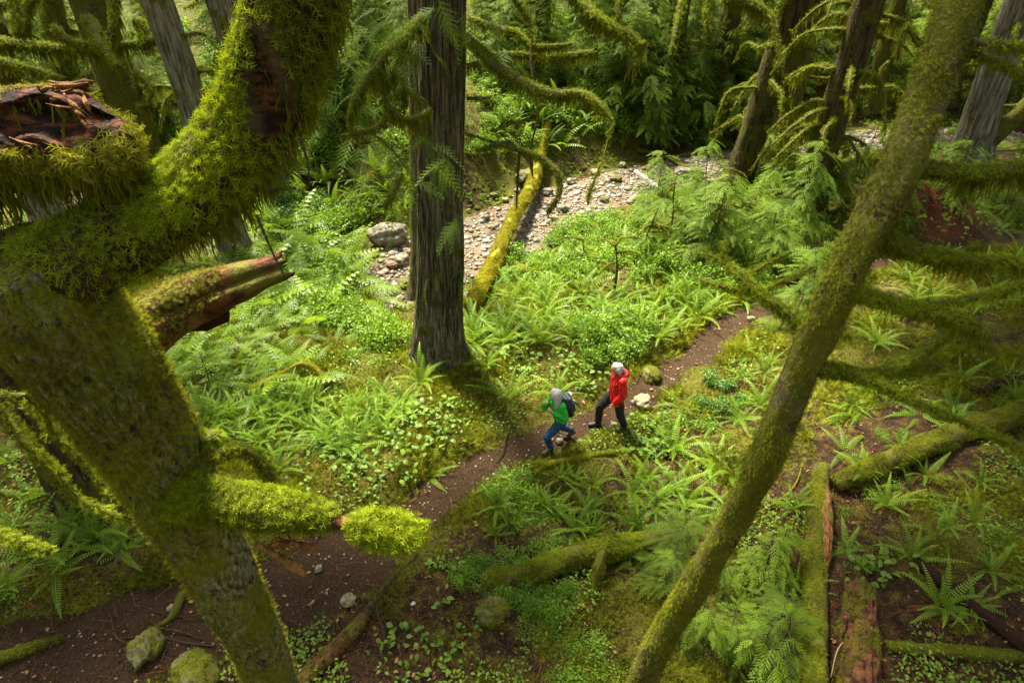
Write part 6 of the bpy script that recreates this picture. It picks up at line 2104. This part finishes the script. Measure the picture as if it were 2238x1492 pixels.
body += hand(haL, (.7, -.55, .35), (-.2, -.7, .3), (0, -.2, 1), .65) + hand(haR, (.35, .45, .6), (-.5, .5, .2), (-.3, .6, .3), .6)
organic('body', body, .0065, M['skin'], tw, 2)
for e in (-1, 1):
    V, F = ICO2
    link('eye', mesh_data('eye', V * .011 + L(.083, e * .032, .018), [F], None, True), M['eye'], tw)
hair = [(L(-.045, 0, .045), .092, L(-.01, 0, .058), .084), (L(-.01, .04, .07), .05, L(-.04, .055, .03), .058), (L(-.01, -.04, .07), .05, L(-.04, -.055, .03), .058), (L(-.045, .07, 0), .042, L(-.05, .085, -.12), .036), (L(-.045, -.07, 0), .042, L(-.05, -.085, -.12), .036),
        (L(-.08, .03, 0), .058, L(-.095, .04, -.17), .045), (L(-.08, -.03, 0), .058, L(-.095, -.04, -.17), .045), (L(-.09, 0, 0), .058, L(-.105, 0, -.2), .04), (L(-.07, .07, -.05), .04, L(-.065, .09, -.18), .028), (L(-.07, -.07, -.05), .04, L(-.065, -.09, -.18), .028)]
ho = organic('hair', hair, .009, M['hair'], tw, 3, .010, (40, 40, 6))


def strands(ho, n, L_, mat, parent, c0, f):
    k = len(ho.data.vertices)
    co, no = np.zeros(k * 3, np.float32), np.zeros(k * 3, np.float32)
    ho.data.vertices.foreach_get('co', co)
    ho.data.vertices.foreach_get('normal', no)
    ok = np.where((co.reshape(-1, 3) - c0) @ unit(f) < .045)[0]
    i = ok[rng.integers(0, len(ok), n)]
    P, N = co.reshape(-1, 3)[i].astype(float), no.reshape(-1, 3)[i].astype(float)
    away = unit((P - c0) * [1, 1, 0] + 1e-4)
    d = unit(DOWN * .9 + away * .35 + rng.normal(0, .2, (n, 3)))
    d = unit(d - N * np.minimum((d * N).sum(1), 0)[:, None] * .9 + N * .08)
    tv, tf = bent_blade(.10, .1)
    V, Fs, T = scatter(tv, tf, P - N * .003, frames(d, N), L_ * (.5 + .8 * rng.random(n)), rng.random(n))
    return link('hair_strands', mesh_data('hair_strands', V, Fs, T), mat, parent)


M['strand'] = leaf_mat('hair_strand', (.30, .27, .23), (.80, .77, .70), .1, .45, .4, (.6, .55, .5))
strands(ho, 1500, .07, M['strand'], ho, np.array(headc), fw)
haLn, haRn = np.array(haL), np.array(haR)
jk = [((.01, .075, .79), .12, (.05, .065, .95), .118), ((.01, -.075, .79), .12, (.05, -.065, .95), .118), ((.05, .06, .95), .118, (.105, .07, 1.17), .112), ((.05, -.06, .95), .118, (.105, -.07, 1.17), .112), ((.10, .05, 1.20), .10, (.14, 0, 1.315), .068),
      ((.10, -.05, 1.20), .10, (.14, 0, 1.315), .068), (shL, .08, elL, .07), (elL, .07, haLn * .86 + np.array(elL) * .14, .048), (shR, .08, elR, .068), (elR, .068, haRn * .86 + np.array(elR) * .14, .048), ((.105, .07, 1.19), .1, shL, .076), ((.105, -.07, 1.19), .1, shR, .076)]
organic('jacket', jk, .009, M['green'], tw, 2, .012, (11, 11, 20))
tr_ = [(hL, .112, kL, .078), (kL, .077, np.array(aL) + [0, 0, .05], .062), (hR, .112, kR, .078), (kR, .077, np.array(aR) + [0, 0, .05], .062), ((.0, .06, .80), .115, (0, -.06, .80), .115)]
organic('trousers', tr_, .010, M['jeans'], tw, 3, .007)
boots(tw, [(aL, (1, .08, 0), .0), (aR, (1, -.1, 0), .55)], None, M['boot'], pw)

# her backpack, a thing of its own
def to_world(p, R, v):
    return np.array([*(R @ np.array(v[:2]) + p[:2]), p[2] + v[2]])


pk = thing('backpack', "slate-blue hiking backpack on the woman's back, pale cord on its face", 'backpack', to_world(pw, R_, (-.14 * PS, 0, .86 * PS)), None, math.radians(206))
pk.scale = (PS, PS, PS)
o = organic('pack_body', [((x, y, .02), .07, (x + .06, y * .9, .40), .07) for x in (-.06, .02) for y in (-.08, 0, .08)] + [((-.08, -.07, .06), .05, (-.05, -.07, .25), .05), ((-.08, .07, .06), .05, (-.05, .07, .25), .05)], .011, M['pack'], pk, 3)
organic('lid', [((.0, -.09, .43), .06, (.0, .09, .43), .06), ((.08, -.08, .45), .05, (.08, .08, .45), .05)], .011, M['pack'], pk, 3)
organic('pocket', [((-.13, -.05, .08), .045, (-.11, -.05, .24), .04), ((-.13, .05, .08), .045, (-.11, .05, .24), .04)], .010, M['lining'], pk, 3)
for e in (-1, 1):
    organic('shoulder_strap', [((.08, .1 * e, .42), .022, (.17, .115 * e, .53), .022), ((.17, .115 * e, .53), .022, (.30, .11 * e, .42), .02), ((.30, .11 * e, .42), .02, (.335, .11 * e, .28), .018), ((.335, .11 * e, .28), .018, (.25, .17 * e, .14), .016)],
            .008, M['lining'], pk, 2)
organic('side_pocket', [((-.02, .145, .04), .04, (.0, .14, .2), .035)], .009, M['lining'], pk, 2)
V, Fs = tube([(-.13, .10, .36), (-.155, .02, .30), (-.165, -.06, .25), (-.16, .06, .19), (-.15, .12, .12)], [.007] * 5, 6, .03, 0)
link('cord', mesh_data('cord', V, Fs, None, True), M['cord'], pk)
V, Fs = tube([(-.06, -.06, .50), (-.065, 0, .505), (-.06, .06, .50)], [.02, .024, .02], 8, .03, 0)
link('label_patch', mesh_data('label_patch', V, Fs, None, True), M['cord'], pk)

# ---- the man
MA = math.radians(188)
tm, pmn = person('man hiker with white hair in red hooded jacket, black trousers and grey boots', 1341, 934, MA)
R2 = np.array([[math.cos(MA), -math.sin(MA)], [math.sin(MA), math.cos(MA)]])
zf, zr = gz_local(pmn, R2, .33, -.12), gz_local(pmn, R2, -.17, .16)
aR, aL = (.33, -.12, zf + .10), (-.16, .17, zr + .11)
kR, kL = (.32, -.12, .53), (-.06, .15, .50)
hR, hL = (.03, -.10, .93), (0, .10, .92)
chest, neck, headc = (.02, 0, 1.36), (.05, 0, 1.53), (.085, 0, 1.665)
shL, shR = (-.01, .20, 1.47), (.03, -.20, 1.47)
elL, elR = (-.02, .29, 1.17), (.0, -.27, 1.17)
haL, haR = (.13, .24, .92), (.06, -.25, .90)
fm = np.array([math.cos(math.radians(-18)), math.sin(math.radians(-18)), -.22])
hc, L = head_caps(headc, fm, (0, 0, 1), 1.05)
body = hc + [(neck, .062, headc, .062), (chest, .12, neck, .06), ((0, .07, .96), .11, (.02, .08, 1.2), .12), ((0, -.07, .96), .11, (.02, -.08, 1.2), .12), ((.02, .07, 1.2), .12, chest, .12), ((.02, -.07, 1.2), .12, chest, .12),
             (chest, .1, shL, .065), (chest, .1, shR, .065), (shL, .06, elL, .05), (elL, .05, haL, .032), (shR, .06, elR, .05), (elR, .05, haR, .032),
             (hL, .105, kL, .068), (kL, .066, aL, .045), (hR, .105, kR, .068), (kR, .066, aR, .045)]
body += hand(haL, (.25, -.1, -1), (.1, -.9, 0), (1, 0, .2), .35, 1.1) + hand(haR, (.5, .1, -.8), (.1, .9, 0), (1, 0, .3), .35, 1.1)
organic('body', body, .0065, M['skin'], tm, 2)
for e in (-1, 1):
    V, F = ICO2
    link('eye', mesh_data('eye', V * .012 + L(.085, e * .034, .018), [F], None, True), M['eye'], tm)
organic('hair', [(L(-.045, 0, .035), .090, L(-.005, 0, .055), .082), (L(-.04, .05, .02), .055, L(-.05, .05, -.05), .045), (L(-.04, -.05, .02), .055, L(-.05, -.05, -.05), .045), (L(-.06, 0, .0), .06, L(-.06, 0, -.07), .05), (L(.02, .03, .085), .035, L(.03, -.03, .085), .035)],
        .009, M['whitehair'], tm, 3, .010, (22, 22, 14))
strands(bpy.data.objects['hair.001'], 900, .04, M['strand'], bpy.data.objects['hair.001'], np.array(headc), fm)
hLn, hRn = np.array(haL), np.array(haR)
jk = [((0, .095, .84), .125, (.01, .09, 1.1), .13), ((0, -.095, .84), .125, (.01, -.09, 1.1), .13), ((.02, 0, .86), .13, (.02, 0, 1.1), .14), ((.01, .09, 1.1), .13, (.02, .10, 1.36), .13), ((.01, -.09, 1.1), .13, (.02, -.10, 1.36), .13), ((.02, 0, 1.1), .14, (.03, 0, 1.4), .12),
      ((.02, .08, 1.4), .11, (.03, 0, 1.5), .085), ((.02, -.08, 1.4), .11, (.03, 0, 1.5), .085), (shL, .088, elL, .082), (elL, .082, hLn * .9 + np.array(elL) * .1, .058), (shR, .088, elR, .08), (elR, .08, hRn * .9 + np.array(elR) * .1, .058), (chest, .12, shL, .086),
      (chest, .12, shR, .086)]
# hood lying round the neck
hood = []
ring = [(math.cos(a), math.sin(a)) for a in np.linspace(math.radians(55), math.radians(305), 11)]
for (c0, s0), (c1_, s1_) in zip(ring[:-1], ring[1:]):
    hood.append(((-.02 + .125 * c0, .125 * s0, 1.545 + .01 * c0), .042, (-.02 + .125 * c1_, .125 * s1_, 1.545 + .01 * c1_), .042))
hood += [((-.13, .05, 1.52), .05, (-.17, 0, 1.44), .045), ((-.13, -.05, 1.52), .05, (-.17, 0, 1.44), .045)]
jo = organic('jacket', jk, .010, M['red'], tm, 2, .014, (9, 9, 7))
organic('hood', hood, .009, M['red'], jo, 2)
lin = []
for (c0, s0), (c1_, s1_) in zip(ring[:-1], ring[1:]):
    lin.append(((-.012 + .09 * c0, .09 * s0, 1.568), .026, (-.012 + .09 * c1_, .09 * s1_, 1.568), .026))
lin += [((.06, .075, 1.565), .026, (.105, .035, 1.49), .022), ((.06, -.075, 1.565), .026, (.105, -.035, 1.49), .022)]
organic('hood_lining', lin, .008, M['lining'], jo, 2)
for dx, dz in ((0, 0), (.022, .012)):
    V, Fs = tube([(.115 - dx * .6, .155 + dx * .9, 1.40 + dz), (.125 - dx * .6, .15 + dx * .9, 1.365 + dz), (.132 - dx * .6, .145 + dx * .9, 1.335 + dz)], [.006, .009, .006], 6, .02, 0)
    link('chest_emblem', mesh_data('chest_emblem', V, Fs, None, True), M['white'], jo)
V, Fs = tube([(.172, 0, 1.40), (.178, 0, 1.2), (.175, 0, .9)], [.006] * 3, 6, .05, 0)
link('zip', mesh_data('zip', V, Fs, None, True), M['lining'], jo)
organic('trousers', [(hL, .118, kL, .088), (kL, .086, np.array(aL) + [0, 0, .04], .074), (hR, .118, kR, .088), (kR, .086, np.array(aR) + [0, 0, .04], .074), ((0, .07, .95), .125, (0, -.07, .95), .125)], .010, M['black'], tm, 3, .009)
boots(tm, [(aR, (1, -.1, 0), .0), (aL, (1, .25, 0), .15)], None, M['bootgrey'], pmn)
